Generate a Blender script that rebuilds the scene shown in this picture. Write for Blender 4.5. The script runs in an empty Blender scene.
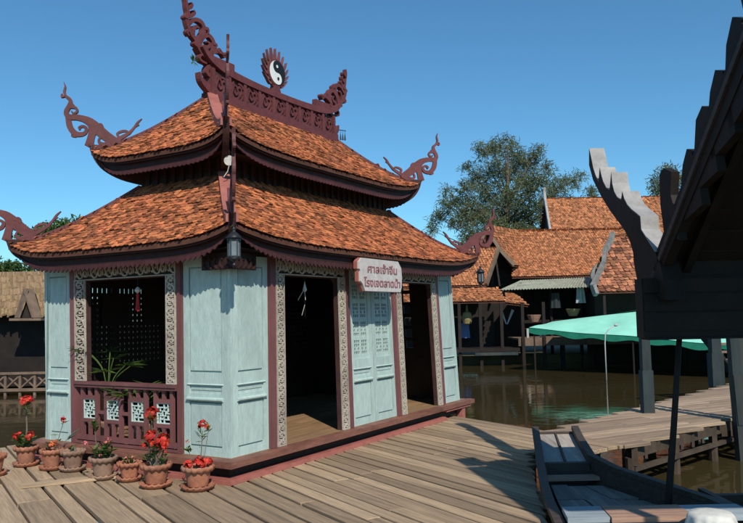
import bpy, bmesh, math, random
from mathutils import Vector, Matrix
R = math.radians
random.seed(7)
SC = bpy.context.scene
COL = SC.collection

# ------------------------------------------------------------------ camera, sky, sun, exposure
PITCH, ROLL, HC = R(4.26), R(1.16), 1.8
fw = Vector((0, math.cos(PITCH), math.sin(PITCH)))
up0 = Vector((0, -math.sin(PITCH), math.cos(PITCH)))
r0 = Vector((1, 0, 0))
rt = math.cos(ROLL)*r0 - math.sin(ROLL)*up0
up = math.sin(ROLL)*r0 + math.cos(ROLL)*up0
cd = bpy.data.cameras.new('camera')
cd.sensor_width = 36; cd.lens = 745/743*36; cd.clip_start = .05; cd.clip_end = 6000
cam = bpy.data.objects.new('camera', cd); COL.objects.link(cam)
cam.matrix_world = Matrix(((rt.x, up.x, -fw.x, 0), (rt.y, up.y, -fw.y, 0), (rt.z, up.z, -fw.z, HC), (0, 0, 0, 1)))
SC.camera = cam

SUN_AZ, SUN_EL = 18.0, 42.0            # azimuth measured from straight behind the camera towards its right
w = bpy.data.worlds.new('World'); SC.world = w; w.use_nodes = True
nt = w.node_tree; bg = nt.nodes['Background']
sky = nt.nodes.new('ShaderNodeTexSky'); sky.sky_type = 'NISHITA'; sky.sun_disc = False
sky.sun_elevation = R(SUN_EL); sky.sun_rotation = R(180-SUN_AZ)
sky.altitude = 0; sky.air_density = 1.0; sky.dust_density = .1; sky.ozone_density = 5.0
tint = nt.nodes.new('ShaderNodeMixRGB'); tint.blend_type = 'MULTIPLY'; tint.inputs[0].default_value = 1; tint.inputs[2].default_value = (.57, .92, .97, 1)   # deep polarised blue of the photograph, the same over the whole sky
nt.links.new(sky.outputs[0], tint.inputs[1]); nt.links.new(tint.outputs[0], bg.inputs[0]); bg.inputs[1].default_value = .132
sd = bpy.data.lights.new('sun', 'SUN'); sd.energy = 4.6; sd.angle = R(.5); sd.color = (1, .93, .82)
sun = bpy.data.objects.new('sun', sd); COL.objects.link(sun)
to_sun = Vector((math.sin(R(SUN_AZ))*math.cos(R(SUN_EL)), -math.cos(R(SUN_AZ))*math.cos(R(SUN_EL)), math.sin(R(SUN_EL))))
sun.rotation_euler = to_sun.to_track_quat('Z', 'Y').to_euler(); sun.location = (20, -30, 40)
SC.view_settings.view_transform = 'Standard'; SC.view_settings.look = 'None'
SC.view_settings.exposure = 0; SC.view_settings.gamma = 1
SC.render.engine = 'CYCLES'
SC.cycles.max_bounces = 6

# ------------------------------------------------------------------ helpers
def tag(o, label=None, cat=None, group=None, kind=None):
    if label: o['label'] = label
    if cat: o['category'] = cat
    if group: o['group'] = group
    if kind: o['kind'] = kind
    return o
def empty(name, loc=(0, 0, 0), rz=0, parent=None):
    o = bpy.data.objects.new(name, None); o.empty_display_size = .2
    COL.objects.link(o); o.location = loc; o.rotation_euler = (0, 0, rz); o.parent = parent
    return o

class MB:
    def __init__(s): s.v = []; s.f = []; s.c = []
    def poly(s, pts, faces, c=None):
        b = len(s.v); s.v += [tuple(p) for p in pts]
        for f in faces: s.f.append([b+i for i in f]); s.c.append(random.random() if c is None else c)
        return s
    def hexa(s, p, c=None):   # 8 corners: bottom 0-3, top 4-7
        return s.poly(p, [(3, 2, 1, 0), (4, 5, 6, 7), (0, 1, 5, 4), (1, 2, 6, 5), (2, 3, 7, 6), (3, 0, 4, 7)], random.random() if c is None else c)
    def box(s, a, b, m=None):
        x0, y0, z0 = a; x1, y1, z1 = b
        p = [(x0, y0, z0), (x1, y0, z0), (x1, y1, z0), (x0, y1, z0), (x0, y0, z1), (x1, y0, z1), (x1, y1, z1), (x0, y1, z1)]
        if m: p = [m(*q) for q in p]
        return s.hexa(p)
    def beam(s, p, q, w, h=None, upv=(0, 0, 1), w2=None, h2=None):
        p, q = Vector(p), Vector(q); h = h or w; w2 = w2 or w; h2 = h2 or h
        d = (q-p).normalized(); u = Vector(upv)
        if abs(d.dot(u)) > .98: u = Vector((1, 0, 0))
        a = d.cross(u).normalized(); b = a.cross(d).normalized()
        P = []
        for c, ww, hh in ((p, w, h), (q, w2, h2)):
            P += [c-a*ww/2-b*hh/2, c+a*ww/2-b*hh/2, c+a*ww/2+b*hh/2, c-a*ww/2+b*hh/2]
        return s.hexa(P)
    def prism(s, pts, vec, c=None):   # polygon extruded by vec
        n = len(pts); v = Vector(vec); P = [Vector(p) for p in pts]; Q = [p+v for p in P]
        F = [tuple(range(n-1, -1, -1)), tuple(range(n, 2*n))] + [(i, (i+1) % n, n+(i+1) % n, n+i) for i in range(n)]
        return s.poly(P+Q, F, random.random() if c is None else c)
    def tube(s, pts, rad, n=6, cap=True, c=None):
        pts = [Vector(p) for p in pts]; m = len(pts)
        if not hasattr(rad, '__len__'): rad = [rad]*m
        rings = []; a = None
        for i, p in enumerate(pts):
            d = (pts[min(i+1, m-1)]-pts[max(i-1, 0)])
            d = d.normalized() if d.length > 1e-9 else Vector((0, 0, 1))
            if a is None:
                a = d.cross(Vector((0, 0, 1)))
                if a.length < .05: a = d.cross(Vector((1, 0, 0)))
            a = (a-d*a.dot(d)).normalized(); b = d.cross(a)
            rings.append([p+(a*math.cos(t)+b*math.sin(t))*rad[i] for t in [2*math.pi*k/n for k in range(n)]])
        P = [q for r in rings for q in r]; F = []
        for i in range(m-1):
            for k in range(n): F.append((i*n+k, i*n+(k+1) % n, (i+1)*n+(k+1) % n, (i+1)*n+k))
        if cap: F += [tuple(range(n-1, -1, -1)), tuple(range((m-1)*n, m*n))]
        return s.poly(P, F, random.random() if c is None else c)
    def lathe(s, prof, n=20, c=(0, 0, 0), ruffle=None, col=None):   # prof: (r,z)
        P = []; F = []; m = len(prof)
        for j, (r, z) in enumerate(prof):
            for k in range(n):
                t = 2*math.pi*k/n; rr, zz = (r, z) if not ruffle else ruffle(j, t, r, z)
                P.append((c[0]+rr*math.cos(t), c[1]+rr*math.sin(t), c[2]+zz))
        for j in range(m-1):
            for k in range(n): F.append((j*n+k, j*n+(k+1) % n, (j+1)*n+(k+1) % n, (j+1)*n+k))
        F.append(tuple(range(n-1, -1, -1))); F.append(tuple(range((m-1)*n, m*n)))
        return s.poly(P, F, random.random() if col is None else col)
    def grid(s, fn, nu, nv, c=None):
        P = [fn(i/nu, j/nv) for j in range(nv+1) for i in range(nu+1)]
        F = [(j*(nu+1)+i, j*(nu+1)+i+1, (j+1)*(nu+1)+i+1, (j+1)*(nu+1)+i) for j in range(nv) for i in range(nu)]
        return s.poly(P, F, random.random() if c is None else c)
    def ribbon(s, pts, wid, mp, t=.03, steps=4):
        """flat scroll stroke: 2D points, widths, mp(a,b,d)->3D, thickness t (jittered so strokes never share a plane)"""
        P = spline(pts, steps); W = spline([(x, 0) for x in wid], steps) if hasattr(wid, '__len__') else [(wid, 0)]*len(P)
        tt = t*(1+random.uniform(-.14, .14)); off = random.uniform(-.06, .06)*t
        n = len(P); L = []; Rr = []
        for i in range(n):
            dx = P[min(i+1, n-1)][0]-P[max(i-1, 0)][0]; dy = P[min(i+1, n-1)][1]-P[max(i-1, 0)][1]
            l = math.hypot(dx, dy) or 1; hw = max(W[i][0], .001)/2
            L.append((P[i][0]-dy/l*hw, P[i][1]+dx/l*hw)); Rr.append((P[i][0]+dy/l*hw, P[i][1]-dx/l*hw))
        V = []
        for i in range(n):
            V += [mp(L[i][0], L[i][1], off-tt/2), mp(Rr[i][0], Rr[i][1], off-tt/2), mp(Rr[i][0], Rr[i][1], off+tt/2), mp(L[i][0], L[i][1], off+tt/2)]
        F = [(0, 1, 2, 3), tuple(4*(n-1)+k for k in (3, 2, 1, 0))]
        for i in range(n-1):
            for k in range(4): F.append((4*i+k, 4*(i+1)+k, 4*(i+1)+(k+1) % 4, 4*i+(k+1) % 4))
        return s.poly(V, F, random.random())
    def mesh(s, name, mat, smooth=False):
        me = bpy.data.meshes.new(name); me.from_pydata(s.v, [], s.f)
        at = me.attributes.new('tcol', 'FLOAT', 'FACE'); at.data.foreach_set('value', s.c)
        me.materials.append(mat)
        bm = bmesh.new(); bm.from_mesh(me); bmesh.ops.recalc_face_normals(bm, faces=bm.faces); bm.to_mesh(me); bm.free()
        if smooth: me.polygons.foreach_set('use_smooth', [True]*len(me.polygons))
        me.update(); return me
    def build(s, name, mat, parent=None, smooth=False, loc=None, kind=None):
        o = bpy.data.objects.new(name, s.mesh(name, mat, smooth)); COL.objects.link(o); o.parent = parent
        if loc: o.location = loc
        if kind: o['kind'] = kind
        return o

def spline(pts, k=4):
    if len(pts) < 3: return [tuple(p) for p in pts]
    out = []; n = len(pts)
    for i in range(n-1):
        p0, p1, p2, p3 = pts[max(i-1, 0)], pts[i], pts[i+1], pts[min(i+2, n-1)]
        for j in range(k):
            t = j/k; out.append(tuple(.5*(2*b+(c-a)*t+(2*a-5*b+4*c-d)*t*t+(3*b-a-3*c+d)*t**3) for a, b, c, d in zip(p0, p1, p2, p3)))
    out.append(tuple(pts[-1])); return out

# ------------------------------------------------------------------ materials
def mat(name, col, rough=.7, var=.35, scale=6, stretch=(1, 1, 1), bump=.15, bscale=30, rnd=.15, stain=.3, tcol=0, col2=None, spec=.3, metal=0, stain_col=None, fine=.0):
    m = bpy.data.materials.new(name); m.use_nodes = True; n = m.node_tree.nodes; l = m.node_tree.links
    b = n['Principled BSDF']; b.inputs['Roughness'].default_value = rough; b.inputs['Metallic'].default_value = metal
    b.inputs['Specular IOR Level'].default_value = spec
    tc = n.new('ShaderNodeTexCoord'); mp = n.new('ShaderNodeMapping'); l.new(tc.outputs['Object'], mp.inputs[0]); mp.inputs['Scale'].default_value = stretch
    oi = n.new('ShaderNodeObjectInfo'); cm = n.new('ShaderNodeCombineXYZ'); mu = n.new('ShaderNodeMath'); mu.operation = 'MULTIPLY'; mu.inputs[1].default_value = 37
    l.new(oi.outputs['Random'], mu.inputs[0])
    for k in range(3): l.new(mu.outputs[0], cm.inputs[k])
    l.new(cm.outputs[0], mp.inputs['Location'])
    no = n.new('ShaderNodeTexNoise'); no.inputs['Scale'].default_value = scale; no.inputs['Detail'].default_value = 8; no.inputs['Roughness'].default_value = .65
    l.new(mp.outputs[0], no.inputs['Vector'])
    ra = n.new('ShaderNodeValToRGB'); c = Vector(col); c2 = Vector(col2) if col2 else c*(1+var)
    ra.color_ramp.elements[0].position = .3; ra.color_ramp.elements[1].position = .7
    ra.color_ramp.elements[0].color = (*(c*(1-var)), 1); ra.color_ramp.elements[1].color = (*[min(x, 1) for x in c2], 1)
    l.new(no.outputs[0], ra.inputs[0]); out = ra.outputs[0]
    if stain:
        ns = n.new('ShaderNodeTexNoise'); ns.inputs['Scale'].default_value = 1.3; ns.inputs['Detail'].default_value = 6; l.new(mp.outputs[0], ns.inputs['Vector'])
        mr = n.new('ShaderNodeMapRange'); mr.inputs[1].default_value = .5; mr.inputs[2].default_value = .75; mr.inputs[4].default_value = stain; l.new(ns.outputs[0], mr.inputs[0])
        mx = n.new('ShaderNodeMixRGB'); mx.inputs[2].default_value = (*(Vector(stain_col) if stain_col else c*.35), 1)
        l.new(mr.outputs[0], mx.inputs[0]); l.new(out, mx.inputs[1]); out = mx.outputs[0]
    if rnd or tcol:
        hs = n.new('ShaderNodeHueSaturation'); l.new(out, hs.inputs['Color'])
        mr = n.new('ShaderNodeMapRange')
        if tcol:
            at = n.new('ShaderNodeAttribute'); at.attribute_name = 'tcol'; l.new(at.outputs['Fac'], mr.inputs[0]); k = tcol
            sh = n.new('ShaderNodeMapRange'); sh.inputs[3].default_value = .493; sh.inputs[4].default_value = .506
            mm = n.new('ShaderNodeMath'); mm.operation = 'FRACT'; m2 = n.new('ShaderNodeMath'); m2.operation = 'MULTIPLY'; m2.inputs[1].default_value = 7.13
            l.new(at.outputs['Fac'], m2.inputs[0]); l.new(m2.outputs[0], mm.inputs[0]); l.new(mm.outputs[0], sh.inputs[0]); l.new(sh.outputs[0], hs.inputs['Hue'])
        else: l.new(oi.outputs['Random'], mr.inputs[0]); k = rnd
        mr.inputs[3].default_value = 1-k; mr.inputs[4].default_value = 1+k; l.new(mr.outputs[0], hs.inputs['Value']); out = hs.outputs[0]
    l.new(out, b.inputs['Base Color'])
    if bump:
        nb = n.new('ShaderNodeTexNoise'); nb.inputs['Scale'].default_value = bscale; nb.inputs['Detail'].default_value = 6; l.new(mp.outputs[0], nb.inputs['Vector'])
        bp = n.new('ShaderNodeBump'); bp.inputs['Strength'].default_value = bump; bp.inputs['Distance'].default_value = .01
        l.new(nb.outputs[0], bp.inputs['Height']); l.new(bp.outputs[0], b.inputs['Normal'])
    return m
def leafmat(name, col, col2, tr=.3, rough=.55):
    m = mat(name, col, rough, .3, 3, rnd=0, stain=0, tcol=.45, col2=col2, bump=0)
    n = m.node_tree.nodes; l = m.node_tree.links; b = n['Principled BSDF']; o = n['Material Output']
    t = n.new('ShaderNodeBsdfTranslucent'); mx = n.new('ShaderNodeMixShader'); mx.inputs[0].default_value = tr
    src = b.inputs['Base Color'].links[0].from_socket; l.new(src, t.inputs[0]); l.new(b.outputs[0], mx.inputs[1]); l.new(t.outputs[0], mx.inputs[2]); l.new(mx.outputs[0], o.inputs[0])
    return m

M = {}
M['tile'] = mat('roof_tile', (.39, .128, .05), .85, .45, 14, bump=.4, bscale=60, rnd=0, stain=.6, tcol=.6, stain_col=(.10, .055, .035))
M['tile_bed'] = mat('tile_bed', (.10, .04, .025), .9)
M['tile_far'] = mat('roof_tile_far', (.36, .138, .058), .8, .25, 5, bump=.2, bscale=40, rnd=0, stain=.3, tcol=.42, stain_col=(.12, .07, .04))
M['tile_coarse'] = mat('roof_tile_coarse', (.29, .11, .055), .8, .35, 6, bump=.3, bscale=40, rnd=0, stain=.4, tcol=.6, stain_col=(.06, .04, .03))
M['teal'] = mat('teal_paint', (.40, .51, .475), .65, .15, 16, (1, 1, .35), .35, 50, .05, .55, stain_col=(.27, .34, .315))
M['purple'] = mat('purple_paint', (.175, .069, .068), .55, .2, 6, (1, 1, .3), .15, 40, .08, .3)
M['darkred'] = mat('dark_red_trim', (.125, .036, .036), .6, .25, 8, rnd=.08)
M['pinkred'] = mat('pink_red_paint', (.36, .125, .10), .55, .2, 6, rnd=.05, stain=.4)
M['fringe'] = mat('fringe_paint', (.07, .022, .023), .6, .25, 8, rnd=.08)
M['eave'] = mat('eave_shade_red', (.040, .014, .012), .7, .35, 8, rnd=.08)  # darker copy of the trim red, with the shade under the eaves in it
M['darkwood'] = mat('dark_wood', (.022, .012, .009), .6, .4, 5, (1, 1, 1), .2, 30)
M['cream'] = mat('cream_carving', (.44, .39, .32), .6, .3, 30, bump=.3, bscale=80, rnd=.05, stain=.45, stain_col=(.16, .10, .08))
M['carveback'] = mat('carving_ground', (.055, .025, .022), .8)
M['white'] = mat('white_paint', (.68, .70, .68), .5, .08, 8, stain=.15, rnd=.03)
M['latt'] = mat('pale_lattice_paint', (.50, .62, .58), .5, .12, 8, stain=.15, rnd=.03)
M['black'] = mat('black_paint', (.012, .013, .013), .45, .2, 8, stain=0, rnd=0)
M['plank'] = mat('weathered_plank', (.345, .245, .155), .85, .30, 5.0, (.5, 12, 12), .5, 26, .3, .6, stain_col=(.12, .085, .06))
M['walk'] = mat('walkway_plank', (.32, .23, .155), .85, .30, 5.0, (.5, 12, 12), .5, 26, .28, .55, stain_col=(.12, .085, .06))
M['floor'] = mat('floor_board', (.26, .16, .085), .6, .35, 3, (.45, 9, 9), .25, 14, .12, .3)
M['joist'] = mat('joist_wood', (.07, .05, .035), .9, .4, 3, bump=.3)
M['lip'] = mat('plinth_lip_wood', (.20, .085, .06), .6, .35, 4, (1, 1, 4), .25, 20, .08, .4)
M['sign'] = mat('sign_board', (.52, .48, .46), .6, .15, 10, (1, 1, 1), .2, 30, 0, .3)
M['signtext'] = mat('sign_lettering', (.30, .13, .14), .6, .15, 10, stain=0, rnd=0)
M['metal'] = mat('dark_metal', (.03, .033, .035), .45, .3, 20, metal=.5, spec=.5)
M['frost'] = mat('frosted_glass', (.14, .16, .17), .25, .2, 15, stain=.2, spec=.6, bump=.05)
M['chime'] = mat('pale_shell', (.55, .52, .46), .5, .2, 20)
M['red'] = mat('red_tassel', (.45, .03, .035), .7, .3, 20)
M['terra'] = mat('terracotta', (.33, .13, .075), .85, .35, 9, bump=.4, bscale=40, rnd=.15, stain=.75, stain_col=(.22, .16, .12))
M['clay'] = mat('grey_clay', (.27, .165, .115), .85, .3, 7, bump=.3, bscale=40, rnd=.15, stain=.5, stain_col=(.13, .11, .09))
M['soil'] = mat('soil', (.04, .028, .02), .95, .4, 20, bump=.8, bscale=60)
M['leaf'] = leafmat('plant_leaf', (.07, .14, .03), (.16, .24, .06))
M['leafb'] = leafmat('bluish_leaf', (.06, .10, .08), (.10, .16, .13))
M['twig'] = mat('grey_twig', (.14, .12, .09), .9, .3, 15)
M['flower'] = leafmat('red_petal', (.62, .03, .02), (.75, .07, .04), .2)
M['pink'] = leafmat('pink_petal', (.68, .16, .15), (.75, .28, .24), .2)
M['orangefl'] = leafmat('orange_petal', (.62, .10, .03), (.7, .18, .06), .2)
M['boatwood'] = mat('dark_boat_wood', (.055, .042, .033), .65, .4, 3, (.5, 8, 8), .3, 15, .15, .3)
M['boatfloor'] = mat('grey_boat_board', (.20, .175, .145), .7, .35, 3, (6, .5, 6), .3, 14, .2, .4)
M['boatlite'] = mat('pale_boat_board', (.33, .29, .25), .75, .3, 3, (6, .5, 6), .3, 14, .15, .35)
M['bluepl'] = mat('blue_grey_board', (.30, .345, .37), .7, .2, 4, (.5, 6, 6), .25, 16, .1, .35)
M['redpl'] = mat('brown_board', (.33, .20, .14), .75, .3, 4, (.5, 6, 6), .25, 16, .1, .35)
M['cloth'] = mat('white_cloth', (.55, .54, .50), .9, .15, 12, bump=.2, stain=.2)
M['blackwood'] = mat('shade_black_roof_wood', (.016, .011, .008), .7, .4, 4, bump=.3, bscale=20)  # near-black because the shade on the boat roof is put into the colour
M['dullgrey'] = mat('weathered_bargeboard', (.19, .185, .175), .75, .3, 5, rnd=0, stain=.4)
M['greywood'] = mat('grey_wood_and_lit_edge', (.31, .30, .29), .65, .25, 6, (1, 1, 1), .3, 20, .05, .35)  # grey house trim; on the eave finial it paints the sunlit edges
M['postblue'] = mat('blue_grey_post', (.022, .033, .036), .65, .35, 5, (1, 1, .3), .25, 20, .1, .5, stain_col=(.10, .08, .06))
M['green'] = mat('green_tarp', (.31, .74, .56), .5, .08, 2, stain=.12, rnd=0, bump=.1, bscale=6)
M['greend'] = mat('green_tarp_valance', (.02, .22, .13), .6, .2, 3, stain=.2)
M['corrug'] = mat('corrugated_sheet', (.27, .28, .22), .6, .3, 5, stain=.5, rnd=0)
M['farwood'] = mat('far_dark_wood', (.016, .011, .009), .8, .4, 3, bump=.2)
M['farplat'] = mat('platform_board', (.17, .115, .08), .8, .3, 3, stain=.4)
M['thatch'] = mat('thatch', (.25, .165, .09), .9, .5, 5, (12, 3, 1.2), .8, 12, 0, .5, tcol=.3, stain_col=(.16, .10, .05))
M['bark'] = mat('bark', (.09, .065, .045), .9, .4, 8, bump=.5)
M['casu'] = leafmat('feathery_foliage', (.10, .13, .055), (.23, .25, .115), .35)
M['bush'] = leafmat('bushy_foliage', (.05, .11, .025), (.11, .18, .05), .3)
M['ground'] = mat('ground', (.10, .085, .05), .95, .4, .5, stain=.4)
M['pole'] = mat('white_pole', (.42, .42, .40), .5, .1, 6, stain=.2)
M['bluecloth'] = mat('blue_cloth', (.12, .17, .32), .9, .2, 6)
M['ochre'] = mat('ochre_paper', (.28, .22, .10), .8, .2, 6)

wm = bpy.data.materials.new('canal_water'); wm.use_nodes = True; n = wm.node_tree.nodes; l = wm.node_tree.links; b = n['Principled BSDF']
b.inputs['Base Color'].default_value = (.046, .035, .014, 1); b.inputs['Roughness'].default_value = .04; b.inputs['IOR'].default_value = 1.33
tc = n.new('ShaderNodeTexCoord'); mp = n.new('ShaderNodeMapping'); mp.inputs['Scale'].default_value = (1, 1.6, 1); l.new(tc.outputs['Object'], mp.inputs[0])
n1 = n.new('ShaderNodeTexNoise'); n1.inputs['Scale'].default_value = 1.6; n1.inputs['Detail'].default_value = 4; l.new(mp.outputs[0], n1.inputs['Vector'])
n2 = n.new('ShaderNodeTexNoise'); n2.inputs['Scale'].default_value = .25; n2.inputs['Detail'].default_value = 3; l.new(mp.outputs[0], n2.inputs['Vector'])
mrw = n.new('ShaderNodeMapRange'); mrw.inputs[1].default_value = .42; mrw.inputs[2].default_value = .65; mrw.inputs[3].default_value = .25; mrw.inputs[4].default_value = 1; l.new(n2.outputs[0], mrw.inputs[0])
mm = n.new('ShaderNodeMath'); mm.operation = 'MULTIPLY'; l.new(n1.outputs[0], mm.inputs[0]); l.new(mrw.outputs[0], mm.inputs[1])
bp = n.new('ShaderNodeBump'); bp.inputs['Strength'].default_value = .35; bp.inputs['Distance'].default_value = .03; l.new(mm.outputs[0], bp.inputs['Height']); l.new(bp.outputs[0], b.inputs['Normal'])
M['water'] = wm
# ------------------------------------------------------------------ setting: ground, water, banks, deck, walkway
WZ = -.62
MB().grid(lambda a, b_: (-1500+3000*a, -1500+3000*b_, -1.8), 8, 8).build('ground', M['ground'], kind='structure')
MB().poly([(-300, -200, WZ), (300, -200, WZ), (300, 60, WZ), (-300, 60, WZ)], [(0, 1, 2, 3)]).build('water', M['water'], kind='structure')
bk = MB(); bpts = [(-300, 28.5), (-9.5, 28.5), (-5, 37.2), (60, 36.6), (300, 34), (300, 900), (-300, 900)]
bk.prism([(x, y, -1.79) for x, y in bpts], (0, 0, 1.55)); bk.build('bank_terrain', M['ground'], kind='structure')

YAW = R(59.2); O2 = Vector((-1.62, 8.492, 0))
D1 = Vector((math.cos(YAW), math.sin(YAW), 0)); D2 = Vector((-math.sin(YAW), math.cos(YAW), 0))
def toloc(x, y):
    q = Vector((x, y, 0))-O2; return q.dot(D1), q.dot(D2)

PA = R(-57.5); PE = Vector((math.cos(PA), math.sin(PA), 0)); PN = Vector((-PE.y, PE.x, 0))
right_edge = [(1.0, -3), (1.24, 4), (1.34, 5.5), (1.40, 6), (1.52, 7), (1.69, 8), (1.87, 9), (2.0, 9.85), (2.8, 9.85), (3.35, 10.25), (4.4, 11.2)]
def right_of_edge(p):   # is the point past the deck's water edge
    for (x0, y0), (x1, y1) in zip(right_edge, right_edge[1:]):
        if y0 <= p.y < y1 and y1-y0 > .2: return p.x > x0+(x1-x0)*(p.y-y0)/(y1-y0)
    if 9.85 <= p.y <= 9.86: return p.x > 2.0
    return p.y < -3 or p.y >= 10.25 and p.x > 3.35+(p.y-10.25)*1.1
def plank_obj(name, a, b, width, th, mt, parent, ztop=0.0, skew=0.0):
    """one plank: a,b end points of its centre line; own frame with x along the grain"""
    a, b = Vector(a), Vector(b); L = (b-a).length
    mb = MB(); w2 = width/2; k = random.uniform(-.012, .012); ch = .006; sk = skew
    n = 1
    mb.poly([(-L/2, -w2, -th), (L/2-sk, -w2+k, -th), (L/2+sk, w2+k, -th), (-L/2, w2, -th),
             (-L/2, -w2, -ch), (L/2-sk, -w2+k, -ch), (L/2+sk, w2+k, -ch), (-L/2, w2, -ch),
             (-L/2+ch, -w2+ch, 0), (L/2-ch-sk, -w2+k+ch, 0), (L/2-ch+sk, w2+k-ch, 0), (-L/2+ch, w2-ch, 0)],
            [(3, 2, 1, 0), (0, 1, 5, 4), (1, 2, 6, 5), (2, 3, 7, 6), (3, 0, 4, 7), (4, 5, 9, 8), (5, 6, 10, 9), (6, 7, 11, 10), (7, 4, 8, 11), (8, 9, 10, 11)])
    o = mb.build(name, mt, parent)
    c = (a+b)/2; o.location = (c.x, c.y, ztop+random.uniform(-.004, .004))
    o.rotation_euler = (random.uniform(-.006, .006), random.uniform(-.0015, .0015), math.atan2((b-a).y, (b-a).x))
    return o

jm = MB()
for i in range(12):
    m0 = -12.0+i*1.3
    p = PE*m0+PN*(1.0); 
    q0 = PE*m0+PN*(-1.0); q1 = PE*m0+PN*8.0
    # keep joists on the deck side of the water edge
    t = -1.0; last = None
    while t < 8.0:
        pt = PE*m0+PN*t
        if not right_of_edge(pt): last = t
        elif last is not None: break
        t += .1
    if last is not None and last > .4: jm.beam(q0+Vector((0, 0, -.12)), PE*m0+PN*(last-.25)+Vector((0, 0, -.12)), .12, .13)
for x, y in ((1.2, 5.2), (1.5, 8), (1.85, 10.1), (2.3, 11.3), (1.3, 12.9), (-4.6, 10.7), (-6, 10.2), (2.9, 10.4), (-1, 4), (-3, 6)):
    jm.tube([(x, y, -1.8), (x, y, -.19)], .09, 8)
deck = jm.build('deck', M['joist'], kind='structure')
tag(deck, 'weathered plank deck in front of the pavilion')
nn = -2.6
while nn < 8.28:
    wd = random.choice((.2, .24, .27, .3, .34)) if nn < 3.2 else random.choice((.15, .18, .2, .23))
    c = nn+wd/2
    # start: back edge, or just under the pavilion
    m0 = -12.35+random.uniform(-.06, .06); mlast = None; m = m0; seen = False; end = None
    while m < 8:
        p = PE*m+PN*c; u, v = toloc(p.x, p.y)
        ins = .15 < u < 6.3 and .15 < v < 3.2
        if ins: m0 = m; seen = True
        m += .05
    if not seen and c > 4: m0 = -10.4-(c-7.5)*.4
    m = m0+.2
    while m < 9.5:
        p = PE*m+PN*c
        if right_of_edge(p): break
        m += .04
    end = m-.02
    def reach(cc):
        m_ = end-1.2
        while m_ < end+1.2:
            if right_of_edge(PE*m_+PN*cc): return m_
            m_ += .02
        return end
    skew = max(-.25, min(.25, (reach(c+wd/2)-reach(c-wd/2))/2)) if c < 6.4 else 0
    if end-m0 > .4:
        cuts = [m0]; t = m0+random.uniform(1.3, 4.2)
        while t < end-1: cuts.append(t); t += random.uniform(2.6, 4.4)
        cuts.append(end)
        for a, b_ in zip(cuts, cuts[1:]):
            plank_obj('plank', PE*(a+.005)+PN*c, PE*(b_-.005)+PN*c, wd-random.uniform(.020, .046), .045, M['plank'], deck, skew=skew if b_ == end else 0)
    nn += wd

# walkway to the right
wpoly = [Vector(p).to_3d() for p in ((3.38, 10.2), (8.6, 15.0), (11.5, 17.6), (9.2, 18.9), (2.72, 11.75), (2.62, 11.55))]
WA = R(27); WE = Vector((math.cos(WA), math.sin(WA), 0)); WN = Vector((-WE.y, WE.x, 0))
def clip_line(c):
    """interval along WE of the line WN=c inside the polygon"""
    ts = []
    for a, b_ in zip(wpoly, wpoly[1:]+wpoly[:1]):
        ca, cb = a.dot(WN)-c, b_.dot(WN)-c
        if (ca < 0) != (cb < 0): p = a+(b_-a)*(ca/(ca-cb)); ts.append(p.dot(WE))
    return (min(ts), max(ts)) if len(ts) >= 2 else None
wj = MB()
ne0, ne1 = Vector((3.5, 10.42, -.13)), Vector((11.3, 17.6, -.13)); fe0, fe1 = Vector((2.9, 11.75, -.13)), Vector((9.1, 18.6, -.13))
wj.beam(ne0, ne1, .10, .15); wj.beam(fe0, fe1, .10, .15); wj.beam((ne0+fe0)/2, (ne1+fe1)/2, .10, .15)
wj.beam(ne0+Vector((.02, -.05, -.22)), ne1+Vector((.02, -.05, -.22)), .07, .06)
for i in range(9):
    t = i/8
    for a, b_ in ((ne0, ne1), (fe0, fe1)):
        p = a+(b_-a)*t; wj.tube([(p.x, p.y, -1.8), (p.x, p.y, -.2)], .07, 8)
for i in range(30):
    p = ne0+(ne1-ne0)*(i/29)+Vector((.03, -.04, 0)); q = random.uniform(.14, .3)
    wj.box((p.x-.03, p.y-.03, -.05-q), (p.x+random.uniform(.0, .1), p.y+.02, -.06))
walk = wj.build('walkway', M['joist'], kind='structure'); tag(walk, 'plank walkway running from the deck across the canal')
cs = [p.dot(WN) for p in wpoly]; c = min(cs)+.02
while c < max(cs)-.05:
    wd = random.choice((.19, .22, .25, .28)); iv = clip_line(c+wd/2)
    if iv and iv[1]-iv[0] > .3:
        a0, b0 = iv[0]-random.uniform(-.03, .05), iv[1]+random.uniform(-.03, .06); cuts = [a0]; t = a0+random.uniform(1.2, 3)
        while t < b0-.8: cuts.append(t); t += random.uniform(1.8, 3.2)
        cuts.append(b0)
        for a, b_ in zip(cuts, cuts[1:]): plank_obj('plank', WE*(a+.005)+WN*(c+wd/2), WE*(b_-.005)+WN*(c+wd/2), wd-random.uniform(.018, .045), .045, M['walk'], walk)
    c += wd

# ------------------------------------------------------------------ the pavilion (local frame: x along the long front, y along the short side)
pav = empty('pavilion', O2, YAW)
tag(pav, 'pale teal two-tiered pavilion with orange tiled roofs and carved dark red horns', 'pavilion')
UL, VL = 6.24, 3.28
kk = lambda a: .02*max(0, a-.8)
F_R = lambda a, o, z: (a-kk(a)*(z-.25), -o, z)
F_L = lambda a, o, z: (-o, a*(1+.012*(z-.25)), z)
F_B = lambda a, o, z: (a-kk(a)*(z-.25), VL+o, z)
F_E = lambda a, o, z: (UL-kk(UL)*(z-.25)+o, a, z)

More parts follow.
